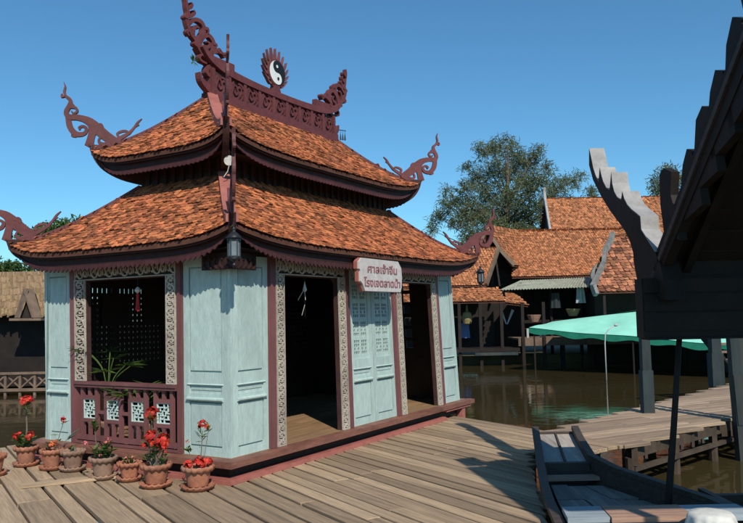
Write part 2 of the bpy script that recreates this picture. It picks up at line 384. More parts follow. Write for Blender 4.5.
# plinth
pl = MB(); pl.box((-.05, -.02, .03), (6.2, 3.4, .185)); plinth = pl.build('plinth', M['darkwood'], pav)
for a, b_ in (((-.19, -.16, .0), (5.35, -.04, .045)), ((-.19, -.04, .0), (-.07, 3.5, .045)), ((-.17, -.14, .045), (5.33, -.035, .06)), ((-.17, -.035, .045), (-.065, 3.48, .06))):
    mb = MB(); mb.box(a, b_); mb.build('base_moulding', M['pinkred'], plinth)
mb = MB(); mb.box((6.05, -.13, -.1), (6.17, .0, .16)); mb.box((5.35, -.15, .135), (6.38, -.05, .165)); mb.build('plinth_leg', M['pinkred'], plinth)
mb = MB(); mb.box((-.19, -.17, .175), (6.52, -.02, .246)); mb.build('front_lip', M['lip'], plinth)
mb = MB(); mb.box((-.19, -.02, .175), (-.03, 3.5, .246)); mb.build('side_lip', M['lip'], plinth)
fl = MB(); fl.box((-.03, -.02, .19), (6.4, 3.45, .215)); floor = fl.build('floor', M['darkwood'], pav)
for i in range(11):
    y0 = -.02+i*.314
    for a, b_ in ((-.025, 2.6), (2.605, 6.45)):
        o = MB().box((-(b_-a)/2, -.153, -.03), ((b_-a)/2, .153, 0)).build('floor_board', M['floor'], floor)
        o.location = ((a+b_)/2, y0+.157, .250+random.uniform(-.001, .001))

def leaf_panel(name, F, a0, a1, z1=2.55, lattice=False, mt='teal', parent=None):
    """panelled teal leaf: stiles, rails, recessed panels with raised fields, drip moulds"""
    p = MB(); t0, t1 = -.05, .0
    sw = min(.085, (a1-a0)*.16); e = .003
    zs = [.25, .34, .86, .97, 1.06, 1.15, z1-.12, z1]
    p.box((a0, t0, .25), (a0+sw, t1, z1), F); p.box((a1-sw, t0, .25), (a1, t1, z1), F)
    for z0_, z1_ in ((.25, .35), (.865, .955), (1.06, 1.20), (z1-.12, z1)):
        p.box((a0+sw, t0, z0_), (a1-sw, t1-e, z1_), F)
    p.box((a0+sw, t0+.005, .955), (a1-sw, t1-.02, 1.06), F)
    o = p.build(name, M[mt], parent or pav)
    def field(z0_, z1_, raise_=.012):
        q = MB(); q.box((a0+sw+.001, t0-.012, z0_), (a1-sw-.001, t0+.012, z1_), F)
        d = .013; x0, x1 = a0+sw+d, a1-sw-d
        ro = t0+.030+raise_
        q.poly([F(x0, t0+.012, z0_+d), F(x1, t0+.012, z0_+d), F(x1, t0+.012, z1_-d), F(x0, t0+.012, z1_-d),
                F(x0+.006, ro, z0_+d+.006), F(x1-.006, ro, z0_+d+.006), F(x1-.006, ro, z1_-d-.006), F(x0+.006, ro, z1_-d-.006)],
               [(0, 1, 5, 4), (1, 2, 6, 5), (2, 3, 7, 6), (3, 0, 4, 7), (4, 5, 6, 7)])
        q.build('inset_panel', M[mt], o)
    field(.35, .865); field(.975, 1.045, .008)
    # drip moulding over the lower panel and a fine bead above
    q = MB(); x0, x1 = a0+sw*.7, a1-sw*.7
    q.prism([F(x0, .0, .865), F(x0, .035, .885), F(x0, .035, .9), F(x0, 0, .915)], Vector(F(x1, 0, .9))-Vector(F(x0, 0, .9)))
    q.prism([F(x0, .0, 1.05), F(x0, .014, 1.058), F(x0, .0, 1.072)], Vector(F(x1, 0, 1.06))-Vector(F(x0, 0, 1.06)))
    q.build('drip_moulding', M[mt], o)
    if not lattice: field(1.20, z1-.12)
    else:
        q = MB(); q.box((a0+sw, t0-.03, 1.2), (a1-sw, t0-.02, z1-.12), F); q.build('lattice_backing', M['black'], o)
        q = MB(); x0, x1 = a0+sw, a1-sw; nx = 9; dx = (x1-x0)/nx; nz = int((z1-.12-1.2)/dx); dz = (z1-.12-1.2)/nz
        for i in range(nx):
            for j in range(nz):
                ha, hb = x0+i*dx, 1.2+j*dz
                solid = (i in (0, nx-1)) or (i == 4 and j % 5 != 2) or (j % 5 == 2 and i % 2 == 0) or (j % 5 == 0)
                if solid: q.box((ha, t0+.01, hb), (ha+dx, t1-.02, hb+dz), F)
                else:
                    q.box((ha, t0+.012, hb), (ha+dx*.28, t1-.022, hb+dz), F); q.box((ha+dx*.28, t0+.011, hb), (ha+dx, t1-.023, hb+dz*.28), F)
        q.build('lattice_panel', M[mt], o)
    return o

def post(name, F, a0, a1, z0=.25, z1=2.6, pr=.035, back=-.06, mt='purple', parent=None):
    q = MB(); c = .008
    q.hexa([F(a0, back, z0), F(a1, back, z0), F(a1, pr-c, z0), F(a0, pr-c, z0), F(a0, back, z1), F(a1, back, z1), F(a1, pr-c, z1), F(a0, pr-c, z1)])
    q.hexa([F(a0+c, pr-c, z0), F(a1-c, pr-c, z0), F(a1-c, pr, z0), F(a0+c, pr, z0), F(a0+c, pr-c, z1), F(a1-c, pr-c, z1), F(a1-c, pr, z1), F(a0+c, pr, z1)])
    return q.build(name, M[mt], parent or pav)

def carving(F, a0, a1, z0, z1, parent, o=.035, horiz=False):
    """pierced scrollwork between (a0,z0) and (a1,z1): border fillets plus running curls"""
    q = MB(); bw = .014
    mp = lambda a, b_, d: F(a, o+d, b_)
    q.box((a0, o-.02, z0), (a0+bw, o+.012, z1), F); q.box((a1-bw, o-.02, z0), (a1, o+.012, z1), F)
    q.box((a0+bw, o-.02, z0), (a1-bw, o+.010, z0+bw), F); q.box((a0+bw, o-.02, z1-bw), (a1-bw, o+.010, z1), F)
    if horiz: W, L = z1-z0, a1-a0
    else: W, L = a1-a0, z1-z0
    inner = W-2*bw; n = max(2, int(round(L/(inner*.72)))); st = L/n
    def pt(s_, t_): return (a0+s_, z0+bw+t_) if horiz else (a0+bw+t_, z0+s_)
    for i in range(n):
        s0 = i*st; f = 1 if i % 2 else -1; mid = inner/2
        Y = lambda y: mid+f*y*inner/2
        k = inner/2; sc_ = st/2
        stroke = [(s0, Y(.75)), (s0+.5*sc_, Y(.85)), (s0+1.1*sc_, Y(.55)), (s0+1.45*sc_, Y(-.05)), (s0+1.2*sc_, Y(-.6)), (s0+.75*sc_, Y(-.55)), (s0+.62*sc_, Y(-.1)), (s0+.9*sc_, Y(.12))]
        q.ribbon([pt(*p) for p in stroke], [.012, .02, .026, .026, .022, .02, .016, .022], mp, .022, 2)
        q.ribbon([pt(*p) for p in ((s0+1.45*sc_, Y(-.05)), (s0+1.75*sc_, Y(-.35)), (s0+2*sc_, Y(-.75)))], [.02, .022, .012], mp, .018, 2)
        q.ribbon([pt(*p) for p in ((s0+1.3*sc_, Y(.45)), (s0+1.6*sc_, Y(.55)), (s0+1.85*sc_, Y(.35)))], [.012, .022, .006], mp, .018, 2)
        q.ribbon([pt(*p) for p in ((s0+.35*sc_, Y(.45)), (s0+.25*sc_, Y(-.05)), (s0+.3*sc_, Y(-.6)))], [.008, .02, .012], mp, .016, 2)
    return q.build('carving', M['cream'], parent)

def jamb(F, a0, a1, z0=.25, z1=2.36):
    b_ = MB(); b_.box((a0, -.055, z0), (a1, .02, z1), F); j = b_.build('carved_jamb', M['carveback'], pav)
    q = MB(); 
    carving(F, a0, a1, z0, z1, j); return j
def lintel(F, a0, a1, z0=2.34, z1=2.6):
    b_ = MB(); b_.box((a0, -.10, z0), (a1, .012, z1), F); j = b_.build('carved_lintel', M['carveback'], pav)
    carving(F, a0, a1, z0+.01, z1-.03, j, .027, True)
    return j

# right (long) face
leaf_panel('wall_panel', F_R, .045, .675); post('frame_post', F_R, .68, .80); jamb(F_R, .805, .965)
jamb(F_R, 2.25, 2.415); post('frame_post', F_R, 2.42, 2.55); lintel(F_R, .805, 2.415)
leaf_panel('door_leaf', F_R, 2.56, 3.195, lattice=True); leaf_panel('door_leaf', F_R, 3.21, 3.845, lattice=True)
post('frame_post', F_R, 3.85, 3.965); jamb(F_R, 3.97, 4.12); jamb(F_R, 5.28, 5.44); post('frame_post', F_R, 5.445, 5.575); lintel(F_R, 3.97, 5.44)
leaf_panel('wall_panel', F_R, 5.585, UL-.045)
for a0, a1 in ((.965, 2.25), (4.12, 5.28)):     # rounded upper corners of the door openings
    for s_ in (0, 1):
        c = a0 if s_ == 0 else a1; d_ = 1 if s_ == 0 else -1; r9 = .12
        P = [F_R(c, .0, 2.345), F_R(c, .0, 2.34-r9)]+[F_R(c+d_*(r9-r9*math.cos(t)), .0, 2.34-r9+r9*math.sin(t)) for t in [math.pi/2*k/6 for k in range(1, 7)]]+[F_R(c+d_*r9, 0, 2.345)]
        MB().prism(P, (0, .05, 0)).build('door_spandrel', M['carveback'], pav)
# left (short) face
leaf_panel('wall_panel', F_L, .045, .715); post('frame_post', F_L, .72, .80); jamb(F_L, .805, .96, 1.05); jamb(F_L, 2.40, 2.60, 1.05)
post('frame_post', F_L, 2.605, 2.71); lintel(F_L, .805, 2.60); leaf_panel('wall_panel', F_L, 2.72, VL-.02)
# corner posts
for (x, y) in ((.0, .0), (UL-.045, 0), (0, VL-.045)):
    mb = MB(); k = kk(UL)*2.35 if x > 1 else 0
    mb.hexa([(x, y, .25), (x+.043, y, .25), (x+.043, y+.043, .25), (x, y+.043, .25), (x-k, y, 2.6), (x+.043-k, y, 2.6), (x+.043-k, y+.043, 2.6), (x-k, y+.043, 2.6)])
    mb.build('corner_post', M['teal'], pav)
# top plate and ceiling
tp = MB(); tp.box((0.01, 0.01, 2.61), (6.1, .12, 2.74)); tp.box((.01, .12, 2.61), (.12, 3.2, 2.74)); tp.box((.12, 3.1, 2.61), (6.1, 3.2, 2.74)); tp.box((6.0, .12, 2.61), (6.1, 3.1, 2.74))
tp.build('wall_plate', M['darkwood'], pav)
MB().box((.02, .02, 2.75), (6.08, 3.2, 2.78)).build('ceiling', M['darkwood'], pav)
# back and end walls: dark boards below, pierced lattice above
def dark_wall(F, a0, a1, hole, step):
    q = MB(); q.box((a0, -.05, .25), (a1, 0, 1.15), F); q.box((a0, -.05, 2.3), (a1, 0, 2.61), F); wl = q.build('rear_wall', M['darkwood'], pav)
    n = int((a1-a0)/.95)
    for i in range(n+1): x = a0+(a1-a0-.1)*i/n; MB().box((x, -.06, 1.15), (x+.1, .01, 2.3), F).build('rear_post', M['darkwood'], wl)
    g = MB(); nx = int((a1-a0)/step); nz = int(1.15/step)
    for i in range(nx): g.box((a0+i*step, -.045, 1.15), (a0+i*step+step-hole, -.02, 2.3), F)
    for j in range(nz): g.box((a0, -.047, 1.15+j*step), (a1, -.018, 1.15+j*step+step-hole), F)
    g.build('rear_lattice', M['darkwood'], wl)
    for i in range(int((a1-a0)/.8)):   # added dark sheets that block daylight through parts of the lattice
        if random.random() < .95:
            x = a0+i*.8; z = random.choice((1.2, 1.45, 1.6, 1.75)); MB().box((x, -.08, z), (x+random.uniform(.5, .78), -.07, z+random.uniform(.4, .75)), F).build('light_blocker', M['darkwood'], wl)
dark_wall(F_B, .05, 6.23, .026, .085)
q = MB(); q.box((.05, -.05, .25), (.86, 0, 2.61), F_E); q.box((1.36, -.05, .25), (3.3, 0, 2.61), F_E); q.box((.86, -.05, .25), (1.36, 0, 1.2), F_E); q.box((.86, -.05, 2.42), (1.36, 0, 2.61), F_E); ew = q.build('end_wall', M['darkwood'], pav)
for z in (1.34, 1.56, 1.78, 2.0, 2.22): MB().box((.86, -.05, z), (1.36, -.01, z+.07), F_E).build('louvre', M['darkwood'], ew)
for a in (1.02, 1.2): MB().box((a, -.03, 1.2), (a+.05, .005, 2.42), F_E).build('mullion', M['darkwood'], ew)

# railing in the left opening
rail = MB(); rail.box((.80, -.05, .975), (2.605, .05, 1.01), F_L); rail.box((.80, -.065, 1.01), (2.605, .065, 1.045), F_L); rail.box((.80, -.03, .30), (2.605, .02, .36), F_L); rail.box((.80, -.03, .255), (2.605, .04, .285), F_L)
railing = rail.build('railing', M['purple'], pav)
N = 4; W0, W1 = .82, 2.585; pit = (W1-W0)/N; pw = pit*.72
FR = [(0, 1, 0, .5), ]
for i in range(N):
    a = W0+pit*(i+.5)-pw/2; b_ = a+pw
    q = MB()
    for x0, x1 in ((a, a+.045), (b_-.045, b_)): q.box((x0, -.025, .361), (x1, .02, .974), F_L)
    q.box((a+.045, -.024, .53), (b_-.045, .019, .575), F_L); q.box((a+.045, -.024, .82), (b_-.045, .019, .865), F_L)
    q.build('railing_frame', M['purple'], railing)
    for z0_, z1_ in ((.361, .53), (.866, .974)):     # short baluster with arched shoulders above and below each lattice
        c = (a+b_)/2; q = MB(); q.box((c-.022, -.02, z0_), (c+.022, .015, z1_), F_L)
        for s_ in (-1, 1):
            e0 = c+s_*.022; e1 = (a+.045) if s_ < 0 else (b_-.045); mid = (e0+e1)/2; hw = abs(e1-e0)/2
            arc = [(mid+hw*math.cos(t), z1_-.045+.042*math.sin(t)) for t in [math.pi*k/6 for k in range(7)]]
            P = [F_L(x, -.018, z) for x, z in arc]+[F_L(mid-hw, -.018, z1_), F_L(mid+hw, -.018, z1_)]
            for k in range(6):
                q.prism([F_L(arc[k][0], -.018, arc[k][1]), F_L(arc[k+1][0], -.018, arc[k+1][1]), F_L(arc[k+1][0], -.018, z1_), F_L(arc[k][0], -.018, z1_)], Vector(F_L(0, .012, 0))-Vector(F_L(0, -.018, 0)))
        q.build('baluster', M['purple'], railing)
    # key-pattern lattice square
    x0, x1, z0_, z1_ = a+.05, b_-.05, .58, .815; q = MB(); w_ = x1-x0; h_ = z1_-z0_; th = .013
    def bar(xa, za, xb, zb, j=[0]):
        j[0] += 1; e = (j[0] % 5)*.0012
        xa, xb = sorted((xa, xb)); za, zb = sorted((za, zb))
        q.box((x0+xa*w_-th/2, -.012, z0_+za*h_-th/2), (x0+xb*w_+th/2, .004+e, z0_+zb*h_+th/2), F_L)
    for s_ in ((0, 0, 1, 0), (0, 1, 1, 1), (0, 0, 0, 1), (1, 0, 1, 1), (.5, 0, .5, .38), (.5, .62, .5, 1), (0, .5, .38, .5), (.62, .5, 1, .5), (.38, .38, .62, .38), (.38, .62, .62, .62), (.38, .38, .38, .62), (.62, .38, .62, .62),
               (.2, .2, .38, .2), (.2, .2, .2, .38), (.62, .2, .8, .2), (.8, .2, .8, .38), (.2, .8, .38, .8), (.2, .62, .2, .8), (.62, .8, .8, .8), (.8, .62, .8, .8), (0, .2, .2, .2), (.8, .8, 1, .8), (.2, .8, .2, 1), (.8, 0, .8, .2), (.5, .25, .62, .25), (.38, .75, .5, .75), (.25, .5, .25, .62), (.75, .38, .75, .5)):
        bar(*s_)
    q.build('key_lattice', M['latt'], railing)
    if i < N-1:
        c = W0+pit*(i+1); q = MB(); g = (pit-pw)/2
        q.box((c-g, -.018, .64), (c+g, .012, .68), F_L); q.build('cross_piece', M['purple'], railing)
# ------------------------------------------------------------------ tiled roofs
def tile_mesh(w_, l_, t, c):
    """one clay tile: x across, y up the slope, z out; rounded lower end"""
    h = w_/2; q = MB()
    top = [(-h, l_, 0), (-h, .22*l_, 0), (-.55*h, .06*l_, 0), (0, 0, 0), (.55*h, .06*l_, 0), (h, .22*l_, 0), (h, l_, 0)]
    top = [(x, y, t) for x, y, z in top]; bot = [(x, y, 0) for x, y, z in top]
    n_ = 7; q.poly(top+bot, [tuple(range(6, -1, -1))]+[(i, i+1, n_+i+1, n_+i) for i in range(6)], c)
    return q
TILE_V, TILE_F = None, None
class Slope:
    """one roof side. P(x,t): x along the eave, t 0 at eave .. 1 at the top."""
    def __init__(s, P, xlim, slen): s.P = P; s.xlim = xlim; s.slen = slen
    def frame(s, x, t):
        e = 1e-3; p = Vector(s.P(x, t)); a = (Vector(s.P(x+e, t))-Vector(s.P(x-e, t))).normalized(); b_ = (Vector(s.P(x, t+e))-Vector(s.P(x, t-e))).normalized()
        n_ = a.cross(b_).normalized()
        if n_.z < 0: n_ = -n_; a = -a
        b_ = n_.cross(a)
        return p, a, b_, n_
def lay_tiles(slopes, mt, parent, pitch, row, pick=0, to_cam=None, name='roof_tiles', jit=1.0, lift=.016):
    """tiles of every slope: the 'pick' nearest ones as objects of their own, the rest joined"""
    recs = []
    for si, s in enumerate(slopes):
        nr = int(s.slen/row)
        for j in range(nr+1):
            t = j*row/s.slen
            if t > 1: continue
            x0, x1 = s.xlim(t); n_ = int((x1-x0)/pitch)
            for i in range(n_+1):
                x = x0+(x1-x0-n_*pitch)/2+(i+(.5 if j % 2 else 0))*pitch
                if x > x1+.02 or x < x0-.02: continue
                p, a, b_, nrm = s.frame(x, max(t, .002))
                p = p+nrm*(.012+random.uniform(0, .010)*jit)-b_*(.02 if j == 0 else 0)
                ang = random.gauss(0, .07)*jit; tilt = -.17+random.gauss(0, .06)*jit
                a2 = a*math.cos(ang)+b_*math.sin(ang); b2 = nrm.cross(a2).normalized()
                b3 = b2*math.cos(tilt)+nrm*math.sin(tilt); n3 = a2.cross(b3)
                p = p+n3*lift+b_*random.uniform(-.012, .012)*jit
                recs.append((p, a2, b3, n3, random.random() if random.random() > .08 else random.choice((-.35, -.3, 1.35))))
    if pick and to_cam:
        recs.sort(key=lambda r: to_cam(r[0], r[3]))
        var = [tile_mesh(pitch*.93, row*1.75, .011, c).mesh('roof_tile', mt) for c in (-.3, .05, .2, .35, .5, .65, .8, .95, 1.25)]
        for p, a, b_, n_, c in recs[:pick]:
            me = min(var, key=lambda m_: abs(m_.attributes['tcol'].data[0].value-c)); o = bpy.data.objects.new('roof_tile', me); COL.objects.link(o); o.parent = parent
            o.matrix_local = Matrix(((a.x, b_.x, n_.x, p.x), (a.y, b_.y, n_.y, p.y), (a.z, b_.z, n_.z, p.z), (0, 0, 0, 1)))
        recs = recs[pick:]
    q = MB(); base = tile_mesh(pitch*.93, row*1.75, .011, 0)
    for p, a, b_, n_, c in recs:
        off = len(q.v); q.v += [tuple(p+a*x+b_*y+n_*z) for x, y, z in base.v]; q.f += [[off+k for k in f] for f in base.f]; q.c += [c]*len(base.f)
    return q.build(name, mt, parent, kind='stuff')

def hip_roof(name, e, tp_, z_e, z_t, lift, parent, pick=0):
    """e=(u0,u1,v0,v1) eave rectangle, tp_ top rectangle (may be a line); concave slopes with lifted corners"""
    root_m = MB()
    g = lambda t: .82*t+.18*t*t
    def z(sn, t): return z_e+(z_t-z_e)*g(t)+lift*abs(sn)**5*(1-t)**4.2
    def mk(side):
        if side in 'FB':
            ve, vt = (e[2], tp_[2]) if side == 'F' else (e[3], tp_[3])
            lim = lambda t: (e[0]+(tp_[0]-e[0])*t, e[1]+(tp_[1]-e[1])*t)
            def P(x, t):
                a, b_ = lim(t); sn = max(-1.02, min(1.02, (x-(a+b_)/2)/max((b_-a)/2, .01))); return (x, ve+(vt-ve)*t, z(sn, t))
            run = abs(vt-ve)
        else:
            ue, ut = (e[0], tp_[0]) if side == 'L' else (e[1], tp_[1])
            lim = lambda t: (e[2]+(tp_[2]-e[2])*t, e[3]+(tp_[3]-e[3])*t)
            def P(x, t):
                a, b_ = lim(t); sn = max(-1.02, min(1.02, (x-(a+b_)/2)/max((b_-a)/2, .01))); return (ue+(ut-ue)*t, x, z(sn, t))
            run = abs(ut-ue)
        return Slope(P, lim, math.hypot(run, z_t-z_e)), run
    S = [mk(k) for k in 'FLBR']; slopes = [s for s, _ in S]
    for s in slopes:
        for dz in (0, -.05):
            root_m.grid(lambda a, b_, s=s, dz=dz: (lambda L: Vector(s.P(L[0]+(L[1]-L[0])*a, b_))+Vector((0, 0, dz)))(s.xlim(b_)), 40, 10)
        def edge(a, b_, s=s):
            L = s.xlim(0); p = Vector(s.P(L[0]+(L[1]-L[0])*a, 0)); return p+Vector((0, 0, -.05*b_))
        root_m.grid(edge, 40, 1)
    roof = root_m.build(name, M['tile_bed'], parent)
    MW = Matrix.Translation(O2) @ Matrix.Rotation(YAW, 4, 'Z')
    def tc_(p, n_):
        wp = MW @ p; d = wp-Vector((0, 0, HC)); nw = MW.to_3x3() @ n_
        return d.length if nw.dot(d) < -.02*d.length else 1e3+d.length
    lay_tiles(slopes, M['tile'], roof, .075, .068, pick, tc_)
    # hips
    for (sx, sy) in ((0, 2), (0, 3), (1, 2), (1, 3)):
        P = []
        for k in range(13):
            t = k/12; P.append(Vector((e[sx]+(tp_[sx]-e[sx])*t, e[sy]+(tp_[sy]-e[sy])*t, z(1, t)+.045)))
        q = MB()
        nearh = (sx, sy) == (0, 2)
        for a, b_ in zip(P, P[1:]): q.beam(a, b_+(b_-a)*.06, .14 if nearh else .075, .09 if nearh else .05)
        q.build('hip_ridge', M['pinkred' if nearh else 'darkred'], roof)
    # fascia boards following the eave, each with a toothed fringe
    def fascia(inset, top, bot0, mt, teeth, nm):
        for s in slopes:
            L = s.xlim(0); isu = abs(s.P(L[0], 0)[1]-s.P(L[1], 0)[1]) < 1e-6
            cy = (e[2]+e[3])/2; cx = (e[0]+e[1])/2; q = MB(); nseg = 48
            tap = lambda a: 1-.9*abs(2*a-1)**9
            def pt(a, dz, dd):
                if dz < top: dz = top+(dz-top)*tap(a)
                x = L[0]+inset+(L[1]-L[0]-2*inset)*a; p = Vector(s.P(x, 0))
                if isu: p.y += (inset-dd)*(1 if p.y < cy else -1)
                else: p.x += (inset-dd)*(1 if p.x < cx else -1)
                return p+Vector((0, 0, dz))
            bot = bot0
            for k in range(nseg):
                a0, a1 = k/nseg, (k+1)/nseg
                q.hexa([pt(a0, bot, 0), pt(a1, bot, 0), pt(a1, bot, .025), pt(a0, bot, .025), pt(a0, top, 0), pt(a1, top, 0), pt(a1, top, .025), pt(a0, top, .025)])
            o = q.build(nm, M[mt], roof)
            if teeth:
                q = MB(); n_ = int((L[1]-L[0])/.085)
                for k in range(n_):
                    a0, a1, am = k/n_, (k+.92)/n_, (k+.46)/n_
                    q.prism([pt(a0, bot+.02, .027), pt(a1, bot+.02, .027), pt(a1, bot-.02, .027), pt(am, bot-teeth, .027), pt(a0, bot-.02, .027)], Vector(pt(a0, 0, .043))-Vector(pt(a0, 0, .027)))
                q.build('fringe', M['fringe'], o)
    fascia(.05, -.045, -.075, 'eave', False, 'eave_board')
    fascia(.10, -.05, -.19, 'eave', .055 if name == 'lower_roof' else .035, 'fascia')
    return roof, z
E1 = (-.35, 6.42, -.35, 3.63); T1 = (.86, 5.22, .86, 2.44)
E2 = (.40, 5.62, .40, 2.90); T2 = (1.48, 4.55, 1.64, 1.66)
lower, z1f = hip_roof('lower_roof', E1, T1, 2.69, 3.66, .17, pav, 300)
upper, z2f = hip_roof('upper_roof', E2, T2, 4.02, 5.03, .18, pav, 0)
# clerestory between the roofs
cw = MB(); cw.box((.88, .88, 3.3), (5.2, 2.42, 4.3)); cl = cw.build('clerestory', M['darkwood'], pav)
for i in range(26):
    x = .92+i*.165; MB().box((x, .855, 3.62), (x+.05, .879, 4.2)).build('slat', M['eave'], cl)
for i in range(9):
    y = .92+i*.165; MB().box((.855, y, 3.62), (.879, y+.05, 4.2)).build('slat', M['eave'], cl)
# flat soffits under both roofs
MB().box((-.22, -.22, 2.60), (6.3, 3.5, 2.608)).build('soffit', M['darkwood'], lower)
MB().box((.55, .55, 3.93), (5.45, 2.75, 3.94)).build('soffit', M['darkwood'], upper)

# carved horns at the eight corners (scrollwork traced in its own plane: a outwards, b up; units metres)
def horn_strokes():
    k = 1/393.; f = lambda *pts: [(-(x-215)*k*1.04, (392-y)*k) for x, y in pts]; w_ = lambda *ws: [x*k for x in ws]
    return [
        (f((335, 392), (290, 350), (245, 295), (215, 258), (160, 240), (115, 238), (104, 212), (118, 180), (122, 152), (100, 130), (94, 108), (98, 82), (91, 58)), w_(34, 44, 46, 38, 30, 28, 24, 22, 18, 14, 12, 8, 2)),
        (f((112, 240), (122, 292), (150, 325), (186, 322), (198, 298), (182, 284), (164, 292), (168, 303)), w_(26, 30, 28, 20, 17, 14, 13, 10)),
        (f((165, 243), (205, 268), (219, 302), (214, 345), (205, 385)), w_(18, 22, 24, 28, 34)),
        (f((300, 352), (304, 374), (280, 388), (256, 370), (260, 350), (276, 352)), w_(16, 18, 17, 13, 12, 9)),
        (f((245, 300), (230, 335), (222, 375)), w_(20, 16, 20)),
        (f((240, 278), (262, 284), (276, 308)), w_(12, 20, 10)),
        (f((120, 188), (146, 190), (154, 208), (138, 220), (127, 208)), w_(12, 14, 12, 10, 6)),
        (f((120, 180), (135, 176), (140, 188)), w_(8, 12, 6)),
        (f((100, 130), (82, 136), (84, 120)), w_(8, 10, 4)),
        (f((140, 318), (132, 335), (152, 340)), w_(10, 12, 6)),
        (f((325, 388), (360, 378), (395, 366), (420, 345), (438, 322), (458, 308)), w_(26, 22, 18, 13, 12, 4)),
        (f((348, 372), (342, 352), (362, 346), (385, 352), (402, 374)), w_(10, 14, 13, 10, 6)),
        (f((415, 350), (428, 340), (446, 336)), w_(6, 9, 3)),
        (f((195, 372), (250, 396), (300, 400), (345, 396)), w_(20, 26, 24, 18)),
    ]
HS = horn_strokes()
TAIL = lambda a: .33*max(0, -a-.06)
def horn(corner, outd, scale, parent, mt='darkred', lean=0, name='corner_horn', thin=False):
    c = Vector(corner); d = Vector((outd[0], outd[1], 0)).normalized(); s_ = Vector((-d.y, d.x, 0)); q = MB()
    for pts, wd in HS: q.ribbon([(a*scale, b_*scale) for a, b_ in pts], [x*scale*.98 for x in wd], lambda a, b_, t: c+d*(a+lean*b_*b_)+Vector((0, 0, b_+TAIL(a)))+s_*t, .05 if not thin else .035, 4)
    return q.build(name, M[mt], parent)
for (ix, iy), dr in (((0, 2), (-1, -1)), ((0, 3), (-1, 1)), ((1, 2), (1, -1)), ((1, 3), (1, 1))):
    near = (ix, iy) == (0, 2)
    zc = z1f(1, 0); horn((E1[ix]+dr[0]*.01, E1[iy]+dr[1]*.01, zc+.055), dr, 1.05, lower, thin=near)
    zc = z2f(1, 0); horn((E2[ix]+dr[0]*.01, E2[iy]+dr[1]*.01, zc+.055), dr, 1.08, upper, lean=0 if not near else .12, thin=near)
    # upswept keel below each corner, dark
    for E_, zz, p_ in ((E1, z1f(1, 0), lower), (E2, z2f(1, 0), upper)):
        d = Vector((dr[0], dr[1], 0)).normalized(); s_ = Vector((-d.y, d.x, 0)); c = Vector((E_[ix], E_[iy], zz)); q = MB()
        low = spline([(.035, .10), (-.03, -.10), (-.16, -.26), (-.40, -.39), (-.72, -.47)], 4) if E_ is E2 else spline([(.035, .10), (-.03, -.08), (-.16, -.19), (-.34, -.25), (-.5, -.27)], 4)
        top_ = [(low[-1][0], -.02), (-.2, .03), (-.02, .09)]
        for (a0, b0), (a1, b1) in zip(low, low[1:]):
            q.prism([c+d*a0+Vector((0, 0, b0))-s_*.04, c+d*a1+Vector((0, 0, b1))-s_*.04, c+d*a1+Vector((0, 0, min(.08, b1+.35)))-s_*.04, c+d*a0+Vector((0, 0, min(.08, b0+.35)))-s_*.04] if b0 < .0 else [c+d*a0+Vector((0, 0, b0))-s_*.04, c+d*a1+Vector((0, 0, b1))-s_*.04, c+d*(a1-.04)+Vector((0, 0, max(b1, .02)))-s_*.04], s_*.08)
        q.build('corner_keel', M['eave'], p_)

# ridge: mouldings, carved panels, upswept horns
rid = empty('ridge', (0, 0, 0), 0, pav)
RM = lambda a, b_, t: (a, 1.65+t, b_)
UC = 3.01
q = MB()
def sym(pts): return pts+[(2*UC-x, z) for x, z in reversed(pts)]
q.ribbon(sym([(1.42, 5.05), (1.8, 5.02), (2.4, 5.015)]), [.09, .10, .10, .10, .10, .09], RM, .26, 4)
q.ribbon(sym([(1.45, 4.97), (2.2, 4.97)]), [.07]*4, RM, .34, 4)
q.build('lower_moulding', M['darkred'], rid)
q = MB(); q.ribbon(sym([(1.22, 5.70), (1.42, 5.56), (1.8, 5.46), (2.5, 5.415)]), [.05, .10, .11, .10, .10, .11, .10, .05], RM, .2, 4)
q.build('upper_moulding', M['darkred'], rid)
MB().box((1.42, 1.60, 5.05), (4.60, 1.70, 5.42)).build('ridge_core', M['carveback'], rid)
np_ = 9; x0 = 1.44; dxp = (4.58-x0)/np_
for i in range(np_+1):
    x = x0+i*dxp; MB().box((x-.03, 1.56, 5.06), (x+.03, 1.74, 5.44+.08*abs(i-4.5)/4.5*0)).build('ridge_post', M['darkred'], rid)
for i in range(np_):
    a = x0+i*dxp+.04; b_ = a+dxp-.08; q = MB()
    for s_ in (-1, 1):
        mpf = lambda x, z, t, s_=s_: (x, 1.65+s_*(.06+t), z)
        ww = b_-a; hh = .26; z0_ = 5.09; f = lambda *P: [(a+x*ww, z0_+y*hh) for x, y in P]
        for P in (((0, .1), (.3, .9), (.6, .5), (.4, .3), (.3, .5)), ((.2, .05), (.6, .15), (.9, .6), (.7, .85), (.6, .7)), ((.5, .0), (.85, .1), (1, .35)), ((0, .5), (.1, .85), (.25, 1)), ((.6, 1), (.85, .95), (1, .75)), ((0, .3), (.12, .2), (.15, .0))):
            q.ribbon(f(*P), .03, mpf, .035, 2)
    q.build('ridge_carving', M['darkred'], rid)
